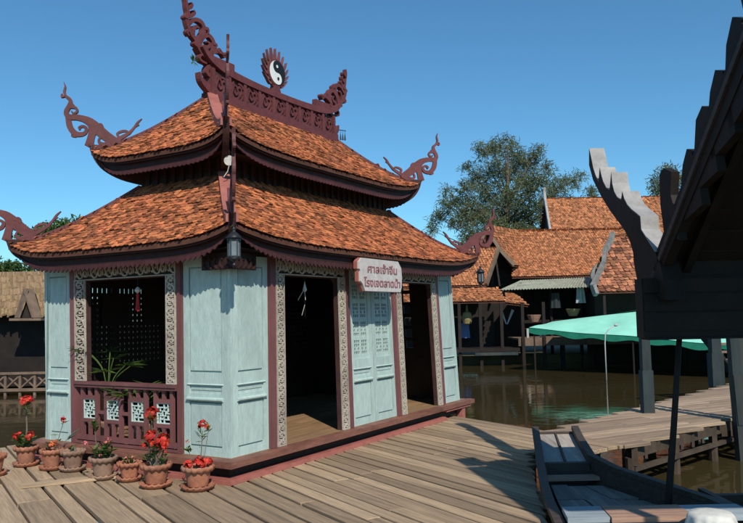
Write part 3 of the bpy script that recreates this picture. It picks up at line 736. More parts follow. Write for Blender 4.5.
# pierced scroll horns at both ends of the ridge (stroke layout in small units, mapped to metres)
def hz(cx_, cy_): x, y = cx_/5.23-13, cy_/5.23; return (.922+.02077*x-.00027*y, 6.28+.00645*x-.01477*y)
RH = [
    ([(330, 362), (290, 345), (215, 312), (165, 275), (140, 240), (125, 205), (105, 178), (90, 140), (80, 100), (86, 70), (80, 40), (76, 10), (68, -30), (70, -60)], [40, 42, 44, 36, 28, 24, 24, 24, 22, 20, 17, 14, 10, 3]),
    ([(215, 300), (208, 275), (235, 264), (262, 275), (276, 304)], [22, 24, 24, 18, 6]), ([(240, 270), (246, 255), (256, 262)], [14, 14, 5]), ([(262, 280), (285, 282), (280, 300)], [12, 12, 5]),
    ([(148, 232), (162, 196), (190, 180), (216, 212), (217, 250), (204, 280)], [18, 20, 22, 26, 26, 24]), ([(165, 262), (170, 242), (186, 246), (196, 228), (182, 214)], [16, 18, 16, 14, 9]), ([(212, 225), (232, 232), (228, 250)], [12, 14, 5]),
    ([(95, 122), (118, 100), (152, 112), (168, 150), (152, 192), (135, 215)], [18, 20, 24, 26, 24, 20]), ([(112, 178), (114, 150), (126, 136), (140, 146)], [16, 18, 14, 8]), ([(165, 145), (186, 148), (188, 176)], [14, 16, 6]),
    ([(84, 85), (102, 82), (118, 66), (112, 52)], [14, 18, 14, 5]), ([(80, 45), (98, 40), (106, 24), (100, 12)], [12, 15, 12, 4]), ([(74, 0), (90, -8), (94, -22)], [10, 12, 3]),
    ([(95, 150), (82, 165), (92, 186)], [12, 14, 5]), ([(82, 95), (70, 90), (72, 76)], [8, 10, 3]), ([(128, 212), (118, 225), (130, 240)], [10, 12, 4]),
    ([(144, 372), (156, 415), (188, 455), (225, 488), (290, 505)], [5, 24, 38, 42, 36]),
    ([(218, 340), (190, 350), (182, 376), (200, 395), (212, 375)], [20, 22, 20, 18, 10]), ([(200, 385), (215, 420), (220, 470)], [22, 26, 30]), ([(165, 278), (145, 290), (150, 312), (180, 330)], [8, 12, 12, 8])]
for m_ in (1, -1):
    q = MB()
    for pts, wd in RH:
        q.ribbon([(UC+m_*(hz(*p)[0]-UC), hz(*p)[1]) for p in pts], [x*.0028 for x in wd], RM, .085, 4)
    q.build('ridge_horn', M['darkred'], rid)

# flaming disc with the two-toned symbol
dc = empty('flaming_disc', (0, 0, 0), 0, pav); CU, CZ, CR = 2.98, 5.80, .195
q = MB(); q.prism([(CU+(CR+.03)*math.cos(t), 1.61, CZ+(CR+.03)*math.sin(t)) for t in [2*math.pi*k/40 for k in range(40)]], (0, .08, 0)); q.build('disc_rim', M['darkred'], dc)
def arc(cx, cz, r_, a0, a1, n_=16): return [(cx+r_*math.cos(a0+(a1-a0)*k/n_), cz+r_*math.sin(a0+(a1-a0)*k/n_)) for k in range(n_+1)]
for s_, fy in ((-1, 1.606), (1, 1.694)):
    # dark half: right side as seen from the front, with the S-curve
    T0 = math.pi/2+.15
    def rot(p): x, z = p[0]-CU, p[1]-CZ; c_, s2 = math.cos(.15), math.sin(.15); return (CU+x*c_-z*s2, CZ+x*s2+z*c_)
    outer = arc(CU, CZ, CR, math.pi/2, -math.pi/2, 24)
    inner = arc(CU, CZ-CR/2, CR/2, -math.pi/2, math.pi/2, 14)[1:] + arc(CU, CZ+CR/2, CR/2, -math.pi/2, -3*math.pi/2, 14)[1:-1]
    dark = [rot(p) for p in outer+inner]
    q = MB(); n_ = 48
    q.prism([(CU+CR*math.cos(2*math.pi*k/n_), fy, CZ+CR*math.sin(2*math.pi*k/n_)) for k in range(n_)], (0, s_*.006, 0)); q.build('white_field', M['white'], dc)
    q = MB(); q.prism([(x, fy+s_*.007, z) for x, z in dark], (0, s_*.004, 0)); q.build('black_field', M['black'], dc)
    for (dz, mm_) in ((CR*.5, 'white'), (-CR*.5, 'black')):
        c_ = rot((CU, CZ+dz)); q = MB(); q.prism([(c_[0]+.026*math.cos(2*math.pi*k/12), fy+s_*.0115, c_[1]+.026*math.sin(2*math.pi*k/12)) for k in range(12)], (0, s_*.003, 0)); q.build('dot', M[mm_], dc)
for k in range(17):
    t = -math.pi*.42+k*(math.pi*1.84)/16; r_ = CR+.025
    b0 = Vector((CU+r_*math.cos(t), 0, CZ+r_*math.sin(t))); o_ = Vector((math.cos(t), 0, math.sin(t))); u_ = Vector((0, 0, 1)); tip = (o_*.55+u_*.75).normalized()
    q = MB(); P = [(b0.x, b0.z), (b0.x+o_.x*.03, b0.z+o_.z*.03), (b0.x+o_.x*.045+tip.x*.06, b0.z+o_.z*.045+tip.z*.06), (b0.x+o_.x*.05+tip.x*.125, b0.z+o_.z*.05+tip.z*.14)]
    q.ribbon(P, [.044, .034, .02, .002], RM, .05, 2); q.build('flame', M['purple'], dc)
q = MB(); q.ribbon([(CU, 5.44), (CU, 5.58)], [.22, .12], RM, .09, 2); q.build('disc_foot', M['darkred'], dc)

# carved brackets under the near corner
q = MB(); q.box((-.14, -.14, 2.37), (-.10, .30, 2.56)); q.box((-.10, -.14, 2.37), (.30, -.10, 2.56)); br = q.build('corner_bracket', M['darkwood'], pav)
q = MB()
for i in range(5):
    for F_, mp in ((0, lambda a, b_, t: (-.145+t, a, b_)), (1, lambda a, b_, t: (a, -.145+t, b_))):
        x = -.12+i*.085; q.ribbon([(x, 2.38), (x+.05, 2.42), (x+.04, 2.5), (x+.01, 2.48)], [.02, .025, .02, .01], mp, .02, 2)
q.build('bracket_carving', M['eave'], br)
# ------------------------------------------------------------------ things hung on the pavilion
def pw(u, v, z): return O2+D1*u+D2*v+Vector((0, 0, z))
def lantern(loc, h, label, scale=1.0, drop=.2):
    r_ = empty('hanging_lantern', loc, random.uniform(0, 1)); tag(r_, label, 'lantern', 'lanterns hung at the pavilion corners'); r_.scale = (scale,)*3
    q = MB()
    for k in range(6):
        t = k*math.pi/3; q.beam((.072*math.cos(t), .072*math.sin(t), .13), (.072*math.cos(t), .072*math.sin(t), .32), .012)
    q.lathe([(.08, .115), (.08, .13), (.05, .13)], 6); q.lathe([(.082, .315), (.082, .335), (.05, .335)], 6); q.build('cage', M['metal'], r_)
    q = MB(); q.lathe([(.095, .337), (.088, .36), (.05, .40), (.022, .425), (.02, .44), (.03, .455), (.012, .475), (.004, .5)], 12); q.build('cap', M['metal'], r_, True)
    for k in range(6):
        t0, t1 = k*math.pi/3, (k+1)*math.pi/3; p0 = Vector((.066*math.cos(t0), .066*math.sin(t0), 0)); p1 = Vector((.066*math.cos(t1), .066*math.sin(t1), 0))
        q = MB(); q.prism([p0+Vector((0, 0, .135)), p1+Vector((0, 0, .135)), p1+Vector((0, 0, .312)), p0+Vector((0, 0, .312))], (p0+p1)*-.03); q.build('pane', M['frost'], r_)
    q = MB(); q.lathe([(.004, .0), (.022, .02), (.026, .035), (.01, .05), (.012, .07), (.04, .085), (.075, .11)], 12); q.build('finial', M['metal'], r_, True)
    q = MB(); q.tube([(0, 0, .49), (0, 0, .5+drop)], .005, 5); q.build('hanging_chain', M['metal'], r_)
lantern(pw(-.36, -.38, 2.36), .5, 'dark lantern with frosted panes hanging at the near corner of the pavilion', .92, .03)
lantern(pw(6.46, -.39, 2.30), .5, 'small dark lantern hanging off the far right corner of the pavilion', .85, .08)

def chime(name, loc, label, kind, group='ornaments hung under the pavilion eaves'):
    r_ = empty(name, loc); tag(r_, label, 'ornament', group)
    if kind == 'disc':
        q = MB(); q.tube([(0, 0, 0), (0, 0, -.18)], .004, 4); q.build('cord', M['metal'], r_)
        q = MB(); q.prism([(.065*math.cos(t), -.012, -.22+.065*math.sin(t)) for t in [2*math.pi*k/16 for k in range(16)]], (0, .02, 0)); q.build('shell_disc', M['chime'], r_)
        q = MB(); q.beam((.0, 0, -.28), (-.02, 0, -.36), .016, .008); q.beam((-.02, 0, -.36), (-.07, 0, -.43), .022, .008); q.build('clapper', M['chime'], r_)
    elif kind == 'fish':
        q = MB(); q.tube([(0, 0, 0), (0, 0, -.52)], .003, 4); q.build('cord', M['metal'], r_)
        q = MB(); q.lathe([(.004, -.2), (.03, -.17), (.012, -.1), (.004, -.06)], 8); q.build('bell', M['chime'], r_)
        for a, b_ in (((-.02, 0, -.18), (-.09, 0, -.30)), ((0, 0, -.2), (.01, 0, -.3)), ((0, 0, -.36), (-.04, 0, -.5))):
            q = MB(); q.beam(a, b_, .022, .006); q.build('strip', M['chime'], r_)
    else:
        q = MB(); q.tube([(0, 0, 0), (0, 0, -.16)], .004, 4); q.build('cord', M['metal'], r_)
        q = MB(); q.lathe([(.006, -.22), (.035, -.2), (.04, -.18), (.02, -.15), (.005, -.14)], 8); q.build('knot', M['chime'], r_)
        q = MB()
        for k in range(10): q.tube([(.006*math.cos(k), .006*math.sin(k), -.24), (.022*math.cos(k), .022*math.sin(k), -.42-.03*random.random())], .007, 4)
        q.lathe([(.01, -.27), (.022, -.25), (.01, -.22)], 8); q.build('tassel', M['red'], r_)
chime('shell_chime', pw(.62, .55, 4.03), 'pale round shell chime hanging under the near corner of the upper roof', 'disc')
chime('strip_chime', pw(1.5, .04, 2.34), 'pale strip wind chime dangling in the dark front doorway', 'fish')
chime('red_tassel', pw(.10, 1.62, 2.38), 'red tassel with a pale knot hanging in the railed window', 'tassel')
for loc, lb in ((pw(4.86, 1.62, 5.22), 'pair of small dark bells hanging off the far end of the ridge'), (pw(-.55, 3.75, 2.95), 'small dark bells hanging off the left corner horn')):
    r_ = empty('bell_pair', loc); tag(r_, lb, 'bell')
    MB().beam((-.03, -.03, .02), (.1, .05, .02), .012).build('hanger', M['metal'], r_)
    for k in range(3): q = MB(); x = .0+.04*k; q.tube([(x, x*.5, .02), (x, x*.5, -.04)], .003, 4); q.lathe([(.016, -.16), (.012, -.1), (.006, -.05), (.004, -.04)], 8, (x, x*.5, 0)); q.build('bell', M['metal'], r_)

# hanging sign with two lines of lettering
sg = empty('sign_board', pw(2.78, -.36, 2.37), YAW); sg.scale = (1.2, 1, .95); tag(sg, 'pale shaped wooden sign with two lines of maroon lettering hung over the doors', 'sign')
prof = [(-.50, .20), (-.44, .26), (.42, .26), (.50, .16), (.515, .02), (.50, -.14), (.47, -.22), (-.38, -.22), (-.43, -.12), (-.475, -.08), (-.475, .08), (-.50, .10)]
q = MB(); q.prism([(x, -.03, z) for x, z in prof], (0, .03, 0)); q.build('board', M['sign'], sg)
q = MB(); q.prism([(x*1.012-.01, .002, z*1.02) for x, z in prof], (0, .05, 0)); q.build('board_edge', M['pinkred'], sg)
for x in (-.35, .35): q = MB(); q.tube([(x, -.0, .25), (x, .02, .42)], .006, 5); q.build('hanger', M['metal'], sg)
for txt, z, sz in (('ศาลเจ้าจีน', .055, .165), ('โรงเจตลาดน้ำ', -.15, .165)):
    cu = bpy.data.curves.new('lettering', 'FONT'); cu.body = txt; cu.size = sz; cu.align_x = 'CENTER'; cu.extrude = .003; cu.offset = .0022
    o = bpy.data.objects.new('lettering', cu); COL.objects.link(o); cu.materials.append(M['signtext'])
    bpy.context.view_layer.update()
    dg = bpy.context.evaluated_depsgraph_get(); me = bpy.data.meshes.new_from_object(o.evaluated_get(dg)); bpy.data.objects.remove(o)
    o = bpy.data.objects.new('lettering', me); COL.objects.link(o); o.parent = sg
    xs = [v.co.x for v in me.vertices]; wid = max(xs)-min(xs); tw = .70 if z > 0 else .86
    o.rotation_euler = (R(90), 0, 0); o.location = (.03, -.035, z); o.scale = (tw/wid, 1, 1)

# ------------------------------------------------------------------ potted plants
def leafquad(q, p, d, n_, L, W, c=None):
    d = d.normalized(); s_ = d.cross(n_); s_ = s_.normalized() if s_.length > 1e-4 else Vector((1, 0, 0)); up_ = s_.cross(d)
    q.poly([p, p+d*L*.45+s_*W*.5+up_*L*.05, p+d*L, p+d*L*.45-s_*W*.5+up_*L*.05, p+d*L*.5-up_*L*.02], [(0, 1, 4), (1, 2, 4), (2, 3, 4), (3, 0, 4)], random.random() if c is None else c)
def rdir(up_=0.0): 
    v = Vector((random.gauss(0, 1), random.gauss(0, 1), random.gauss(0, 1)+up_)); return v.normalized()
def cluster(name, c, r_, mt, parent, n_=16):
    q = MB(); c = Vector(c)
    for k in range(n_):
        d = rdir(.6); p = c+d*r_*random.uniform(.45, 1)
        for j in range(2):
            e = (d+rdir()*.5).normalized(); t = e.cross(rdir()).normalized(); s_ = e.cross(t); rr = r_*random.uniform(.25, .4)
            cc = random.random(); P = [p+(t*math.cos(a)+s_*math.sin(a))*rr for a in [2*math.pi*i/6+cc for i in range(6)]]
            q.poly(P+[p+e*rr*.25], [(i, (i+1) % 6, 6) for i in range(6)], cc)
    return q.build(name, M[mt], parent)
def ruff(amp, nw, jmin):
    def f(j, t, r_, z): 
        if j in jmin: return r_*(1+amp*.5*math.sin(nw*t)), z+amp*.35*math.cos(nw*t)*.25
        return r_, z
    return f
def pot(x, y, rim, label, mt='terra', saucer=True, h=.25):
    r_ = empty('potted_plant', (x, y, .004), random.uniform(0, 6)); tag(r_, label, 'potted plant', 'potted plants in front of the railing')
    R_ = rim/2
    q = MB(); q.lathe([(R_*.62, .035), (R_*.64, .05), (R_*.80, h*.72), (R_*.82, h*.78), (R_*.98, h*.80), (R_*1.04, h*.93), (R_*1.0, h), (R_*.88, h), (R_*.84, h*.85), (R_*.80, h*.78)], 48, ruffle=ruff(.10, 14, (4, 5, 6)))
    p_ = q.build('pot', M[mt], r_, True)
    q = MB(); q.lathe([(R_*.8, .0), (R_*.86, .004), (R_*1.02, .03), (R_*1.08, .052), (R_*1.0, .052), (R_*.88, .03), (R_*.2, .026)], 48, ruffle=ruff(.08, 16, (2, 3, 4))); q.build('saucer', M[mt], r_, True)
    q = MB(); q.lathe([(R_*.83, h*.80), (R_*.7, h*.85), (R_*.3, h*.88), (R_*.05, h*.87)], 16); q.build('soil', M['soil'], r_)
    return r_, h*.87, R_
def stem(q, a, b_, r0_, r1_):
    a, b_ = Vector(a), Vector(b_); m_ = (a+b_)/2+Vector((random.uniform(-.02, .02), random.uniform(-.02, .02), 0)); q.tube([a, m_, b_], [r0_, (r0_+r1_)/2, r1_], 6); return m_
def plant(root, base, stems, leaves, flowers, leafmt='leaf', lsz=(.09, .04)):
    """stems: (dx,dy,height,r); leaves: number per stem; flowers: (x,y,z,r,material,n)"""
    q = MB(); lv = MB()
    for dx, dy, h_, r_, nl, low in stems:
        a = Vector((dx*.3, dy*.3, base-.02)); b_ = Vector((dx, dy, base+h_)); m_ = stem(q, a, b_, r_, r_*.6)
        for k in range(nl):
            t = low+(1-low)*random.random()**.7; p = a+(b_-a)*t+rdir()*.012; d = rdir(.35); d.z = abs(d.z)*.7+.05
            leafquad(lv, p, d, Vector((0, 0, 1)), random.uniform(.7, 1.2)*lsz[0], random.uniform(.7, 1.2)*lsz[1])
    if q.f: q.build('stems', M['twig'], root)
    if lv.f: lv.build('leaves', M[leafmt], root)
    for x, y, z, r_, m_, n_ in flowers: cluster('flower_cluster', (x, y, z), r_, m_, root, n_)
V2 = Vector
def unrot(root, x, y):   # offsets given in world axes
    v = Matrix.Rotation(-root.rotation_euler.z, 3, 'Z') @ Vector((x, y, 0)); return v.x, v.y
def PL(root, base, stems, flowers, **k):
    plant(root, base, [(*unrot(root, s[0], s[1]), *s[2:]) for s in stems], 0, [(*unrot(root, f[0], f[1]), *f[2:]) for f in flowers], **k)
r_, b_, R_ = pot(-4.56, 9.05, .27, 'terracotta pot cut by the left edge of the picture')
PL(r_, b_, [(-.05, 0, .12, .006, 10, .2)], [])
r_, b_, R_ = pot(-4.44, 9.62, .29, 'terracotta pot with a tall bare-stemmed plant crowned by red flowers')
PL(r_, b_, [(-.01, 0, .54, .013, 12, .78), (-.09, -.04, .13, .006, 16, .2), (.07, -.03, .14, .006, 16, .2), (.0, .06, .1, .005, 14, .2), (-.02, -.07, .07, .005, 12, .2)], [(-.01, 0, .80, .085, 'flower', 26), (.04, -.01, .83, .06, 'flower', 16), (-.09, -.05, .37, .06, 'flower', 18), (.07, -.05, .385, .06, 'flower', 18)], lsz=(.11, .055))
r_, b_, R_ = pot(-4.0, 9.35, .27, 'orange terracotta pot with one red flower on a thin spiky stem')
PL(r_, b_, [(.13, .02, .34, .006, 5, .3), (.04, .0, .1, .005, 10, .2), (-.04, -.02, .09, .005, 10, .2)], [(.13, .02, .60, .045, 'flower', 16), (.02, -.05, .30, .05, 'orangefl', 14), (.06, -.02, .33, .04, 'orangefl', 10)], lsz=(.10, .04))
PL(r_, b_, [(.22, .02, .2, .004, 4, .3)], [], leafmt='leafb', lsz=(.2, .018))
r_, b_, R_ = pot(-3.70, 9.26, .29, 'greyish clay pot holding only a cut stub', 'clay')
PL(r_, b_, [(.02, 0, .06, .02, 0, 0), (-.03, .02, .03, .014, 2, .5)], [])
r_, b_, R_ = pot(-3.15, 8.76, .31, 'greyish clay pot with a bushy pink-flowered plant', 'clay')
PL(r_, b_, [(-.10, -.02, .42, .008, 22, .75), (.06, -.03, .17, .006, 22, .2), (-.09, -.05, .12, .006, 22, .2), (.0, -.08, .1, .005, 20, .2), (.1, .03, .12, .005, 18, .2), (-.03, .05, .14, .005, 20, .2)], [(.06, -.03, .425, .045, 'pink', 14), (-.2, -.02, .40, .04, 'pink', 10), (.0, -.1, .27, .025, 'pink', 8)], lsz=(.095, .045))
r_, b_, R_ = pot(-2.80, 8.62, .27, 'low terracotta pot with a few small pink flowers', h=.21)
PL(r_, b_, [(.02, 0, .08, .005, 12, .2), (.05, -.03, .06, .005, 10, .2), (-.04, -.02, .05, .005, 10, .2)], [(-.03, -.04, .25, .03, 'pink', 10), (.04, -.03, .27, .03, 'pink', 10)], lsz=(.07, .03))
r_, b_, R_ = pot(-2.40, 8.28, .33, 'terracotta pot crowded with big scarlet flower heads and stout stems')
PL(r_, b_, [(-.05, 0, .54, .009, 10, .85), (-.08, -.04, .30, .011, 14, .5), (.06, -.03, .24, .011, 14, .5), (.09, .04, .30, .009, 14, .5), (.0, -.06, .18, .01, 10, .4), (-.11, .0, .12, .007, 12, .2), (.12, .0, .1, .006, 12, .2)], [(-.05, 0, .79, .075, 'flower', 24), (-.05, -.06, .53, .085, 'flower', 26), (.09, -.05, .49, .09, 'flower', 28), (.03, -.04, .47, .07, 'flower', 20), (.10, -.07, .40, .06, 'flower', 16), (-.12, -.03, .44, .045, 'flower', 12)], lsz=(.11, .05))
r_, b_, R_ = pot(-1.90, 8.10, .335, 'terracotta pot by the corner with red flowers filling it and one tall stem')
PL(r_, b_, [(.05, 0, .40, .008, 12, .55), (-.10, 0, .22, .005, 8, .7), (.12, .0, .44, .004, 4, .7)], [(.05, 0, .68, .055, 'flower', 18), (.10, -.02, .66, .035, 'flower', 10), (-.11, 0, .50, .025, 'orangefl', 8), (-.08, -.04, .26, .065, 'flower', 20), (.03, -.07, .27, .07, 'flower', 22), (.09, .0, .28, .065, 'flower', 20), (.0, .03, .29, .06, 'flower', 18)], lsz=(.11, .035))
# board lying by the pots
q = MB(); q.box((-.62, -.07, 0), (.62, .07, .03)); bd = q.build('loose_board', M['plank']); bd.location = (-3.35, 8.62, .006); bd.rotation_euler = (0, 0, R(25)); tag(bd, 'short weathered board lying on the deck in front of the pots', 'board')
# palms inside the window and behind the rail
def palm(u, v, h, n_, label):
    r_ = empty('indoor_palm', pw(u, v, .256)); tag(r_, label, 'potted plant', 'plants inside the pavilion')
    q = MB(); q.lathe([(.10, .0), (.13, .22), (.145, .25), (.12, .25), (.1, .2)], 16); q.build('pot', M['clay'], r_, True)
    st = MB(); lv = MB()
    for k in range(n_):
        t = 6.28*k/n_+random.random(); d = Vector((math.cos(t), math.sin(t), 0)); hh = h*random.uniform(.6, 1); P = [Vector((0, 0, .2)), Vector((0, 0, .2))+d*.06+Vector((0, 0, hh*.7)), Vector((0, 0, .2))+d*.28+Vector((0, 0, hh))]
        P = [Vector(p) for p in spline([tuple(p) for p in P], 5)]; st.tube(P, .007, 5)
        for i in range(9):
            a = -1.3+2.6*i/8; e = (d*math.cos(a)+Vector((-d.y, d.x, 0))*math.sin(a)+Vector((0, 0, random.uniform(-.1, .35)))).normalized(); leafquad(lv, P[-1], e, Vector((0, 0, 1)), random.uniform(.2, .3), .035)
    st.build('stalks', M['leaf'], r_); lv.build('fronds', M['leaf'], r_)
palm(.32, 2.42, .98, 7, 'leafy palm standing inside the railed window at its left')
palm(.30, 1.75, .55, 8, 'low leafy plant behind the middle of the railing')
# small weed growing on the ridge horn
wd_ = MB()
for k in range(12): leafquad(wd_, Vector((0, 0, 0)), rdir(.2), Vector((0, 0, 1)), .11, .03)
o = wd_.build('ridge_weed', M['leaf'], None, loc=pw(1.12, 1.66, 5.46)); tag(o, 'little green weed sprouting from the near end of the ridge', 'weed')

# ------------------------------------------------------------------ roofed boat at the deck edge
boat = empty('sampan', (2.3, 7, WZ)); tag(boat, 'dark wooden flat-bowed boat moored against the deck in the roof shade', 'boat')
BS = [(3.6, 1.27, 2.85, .14), (4.8, 1.33, 3.0, .11), (6.0, 1.43, 3.08, .09), (6.8, 1.53, 3.0, .09), (7.4, 1.62, 2.80, .10), (8.0, 1.73, 2.55, .13), (8.5, 1.82, 2.44, .17), (9.2, 1.95, 2.52, .24), (9.75, 2.05, 2.60, .30)]
bo = Vector((2.3, 7, WZ))
def bp_(x, y, z): return Vector((x, y, z))-bo
hull = MB()
for (y0, l0, r0_, g0), (y1, l1, r1_, g1) in zip(BS, BS[1:]):
    for s_ in (0, 1):
        a0, a1 = (l0, l1) if s_ == 0 else (r0_, r1_); i = .22 if s_ == 0 else -.22; tk = .045 if s_ == 0 else -.045
        b0, b1 = (-.85+(.5 if y0 > 9 else .25 if y0 > 8.4 else 0)), (-.85+(.62 if y1 > 9.5 else .5 if y1 > 9 else .25 if y1 > 8.4 else 0))
        hull.hexa([bp_(a0+i, y0, b0), bp_(a1+i, y1, b1), bp_(a1+i+tk, y1, b1), bp_(a0+i+tk, y0, b0), bp_(a0, y0, g0), bp_(a1, y1, g1), bp_(a1+tk, y1, g1), bp_(a0+tk, y0, g0)])
    b0, b1 = (-.85+(.5 if y0 > 9 else .25 if y0 > 8.4 else 0)), (-.85+(.62 if y1 > 9.5 else .5 if y1 > 9 else .25 if y1 > 8.4 else 0))
    hull.hexa([bp_(l0+.2, y0, b0-.03), bp_(r0_-.2, y0, b0-.03), bp_(r1_-.2, y1, b1-.03), bp_(l1+.2, y1, b1-.03), bp_(l0+.2, y0, b0+.02), bp_(r0_-.2, y0, b0+.02), bp_(r1_-.2, y1, b1+.02), bp_(l1+.2, y1, b1+.02)])
y, l_, r2, g = BS[-1]; hull.hexa([bp_(l_+.18, y-.02, -.24), bp_(r2-.18, y-.02, -.24), bp_(r2-.18, y+.05, -.24), bp_(l_+.18, y+.05, -.24), bp_(l_+.02, y-.02, g-.03), bp_(r2-.02, y-.02, g-.03), bp_(r2-.02, y+.05, g-.03), bp_(l_+.02, y+.05, g-.03)])
hull.build('hull', M['boatwood'], boat)
for s_ in (0, 1):
    q = MB(); P = [bp_((l_ if s_ == 0 else r3)+(.02 if s_ == 0 else -.02), y, g+.02) for y, l_, r3, g in BS]
    for a, c in zip(P, P[1:]): q.beam(a, c+(c-a)*.02, .085, .05)
    q.build('gunwale', M['boatwood'], boat)
def bx(name, y0, y1, f0, f1, z, th, mt, slope=0):
    """board spanning fractions f0..f1 of the beam between y0 and y1"""
    def lr(y):
        for (a, l0, r0_, g0), (b_, l1, r1_, g1) in zip(BS, BS[1:]):
            if a <= y <= b_+1e-6: t = (y-a)/(b_-a); return l0+(l1-l0)*t+.07, r0_+(r1_-r0_)*t-.07
    L0, R0 = lr(y0); L1, R1 = lr(y1); q = MB(); z1_ = z+slope
    q.hexa([bp_(L0+(R0-L0)*f0, y0, z-th), bp_(L0+(R0-L0)*f1, y0, z-th), bp_(L1+(R1-L1)*f1, y1, z1_-th), bp_(L1+(R1-L1)*f0, y1, z1_-th), bp_(L0+(R0-L0)*f0, y0, z), bp_(L0+(R0-L0)*f1, y0, z), bp_(L1+(R1-L1)*f1, y1, z1_), bp_(L1+(R1-L1)*f0, y1, z1_)])
    o = q.build(name, M[mt], boat); return o
bx('bow_board', 8.55, 9.74, 0, .47, .13, .03, 'boatlite', .12); bx('bow_board', 8.55, 9.74, .53, 1, .128, .03, 'boatlite', .12); bx('bow_batten', 8.5, 9.75, .475, .525, .15, .05, 'boatwood', .12)
bx('bow_bulkhead', 8.42, 8.50, .02, .98, .14, .30, 'boatwood'); bx('bow_step', 8.2, 8.34, .03, .97, .03, .04, 'redpl')
for j, (a, c) in enumerate(((6.4, 6.95), (6.96, 7.52), (7.53, 8.16))):
    for i in range(3): bx('floor_board', a+.01*i, c-.02*i, .07+.29*i+.008, .07+.29*(i+1)-.010, -.05+.006*((i+j) % 3), .03, 'boatfloor')
bx('floor_board', 4, 6.38, .07, .94, -.055, .03, 'boatfloor')
bx('thwart', 5.98, 6.33, .0, .22, .195, .04, 'bluepl'); bx('thwart', 5.95, 6.31, .225, .66, .20, .04, 'redpl'); bx('thwart', 5.97, 6.32, .665, 1.0, .193, .04, 'bluepl')
# draped white cloth over a stool on the thwart
st_ = empty('draped_stool', (2.5, 5.70, .235)); tag(st_, 'round stool covered by a draped white cloth in the boat', 'stool')
q = MB(); q.lathe([(.215, -.28), (.20, -.2), (.19, -.1), (.175, -.02), (.165, .03), (.15, .055), (.08, .062), (.0, .064)], 72, ruffle=lambda j, t, r_, z: (r_*(1+(.13, .12, .09, .05, .02, 0, 0, 0)[j]*math.sin(11*t+j*.15+1.5*math.sin(3*t))), z)); q.build('cloth', M['cloth'], st_, True)
for k in range(4): t = k*math.pi/2+.6; MB().beam((.1*math.cos(t), .1*math.sin(t), -.285), (.1*math.cos(t), .1*math.sin(t), .05), .025).build('leg', M['boatwood'], st_)
# neighbouring dark boat
nb = empty('punt', (3.9, 6, WZ)); tag(nb, 'black hull side of a second boat at the lower right', 'boat'); no = Vector((3.9, 6, WZ))
q = MB(); st2 = [(3.5, 3.1, 4.3, .25), (5.5, 3.14, 4.5, .16), (7.0, 3.2, 4.5, .04), (7.9, 3.34, 4.3, -.04)]
for (y0, l0, r0_, g0), (y1, l1, r1_, g1) in zip(st2, st2[1:]):
    for s_ in (0, 1):
        a0, a1 = (l0, l1) if s_ == 0 else (r0_, r1_); i = .15 if s_ == 0 else -.15; tk = .06 if s_ == 0 else -.06
        q.hexa([Vector(p)-no for p in ((a0+i, y0, -.85), (a1+i, y1, -.85), (a1+i+tk, y1, -.85), (a0+i+tk, y0, -.85), (a0, y0, g0), (a1, y1, g1), (a1+tk, y1, g1), (a0+tk, y0, g0))])
q.build('side', M['boatwood'], nb)
q = MB(); q.box((-.65, -2.4, -.24), (.5, 1.85, -.2)); q.build('bottom', M['boatwood'], nb)
q = MB(); q.box((-.55, 1.82, -.24), (.4, 1.9, .52)); q.build('bow_board', M['boatwood'], nb)

# the steep dark roof over the boat: gable plane at x = GX, ridge running right
GX = 2.6
CAMP = Vector((0, 0, HC))
def gp(px, py, X=GX):     # point of the gable plane x = X lying at a given bearing; used only to lay the profile out in metres
    d = fw+rt*((px-371.5)/745)-up*((py-261.5)/745); p = CAMP+d*(X/d.x); return p
br_ = empty('boat_roof', (GX, 6.9, 0)); tag(br_, 'steep roof over the boat, its shade painted black, with stepped gable fins and an upcurved eave finial', 'roof')
bro = Vector((GX, 6.9, 0))
def gprof(pts): return [gp(*p)-bro for p in pts]
fin = gprof([(589, 149), (589, 165), (593, 180), (601, 196), (607, 206), (613, 215), (620, 224), (626, 233), (630, 242), (633, 252), (634, 264), (637, 280), (641, 300), (668, 300), (664, 280), (660, 264), (655, 252), (648, 241), (641, 230), (640, 217), (636, 213.5), (631, 209.5), (627, 205), (624, 199), (622, 192), (621, 200), (617, 197.5), (614, 192), (612, 184), (611, 173), (609.5, 190), (606, 188), (603, 182), (601, 175), (599.5, 168), (598.5, 182), (595.5, 176), (593, 168), (591, 158)])
q = MB(); q.prism(fin, (.17, 0, 0)); ef = q.build('eave_finial', M['blackwood'], br_)
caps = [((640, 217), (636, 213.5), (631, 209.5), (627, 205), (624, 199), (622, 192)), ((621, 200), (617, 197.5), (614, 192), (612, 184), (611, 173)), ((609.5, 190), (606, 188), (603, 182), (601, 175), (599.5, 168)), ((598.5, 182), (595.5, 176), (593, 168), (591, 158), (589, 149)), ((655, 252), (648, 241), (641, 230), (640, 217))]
for cp in caps:      # pale strips painting sunlight onto the upper edges of the steps
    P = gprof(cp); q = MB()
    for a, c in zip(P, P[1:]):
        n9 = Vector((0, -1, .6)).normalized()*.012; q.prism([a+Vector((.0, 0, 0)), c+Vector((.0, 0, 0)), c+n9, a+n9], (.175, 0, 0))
    q.build('lit_edge_strip', M['greywood'], ef)
EY, EZ, AY, AZ = 6.95, 2.18, 4.2, 4.44
sl = (AZ-EZ)/(AY-EY)
def barge_z(y): return EZ+sl*(y-EY)
q = MB(); q.prism([Vector((GX+.02, EY, EZ-.18))-bro, Vector((GX+.02, EY+.05, EZ+.03))-bro, Vector((GX+.02, AY, AZ+.05))-bro, Vector((GX+.02, AY, AZ-.30))-bro], (.09, 0, 0)); q.build('bargeboard', M['blackwood'], br_)
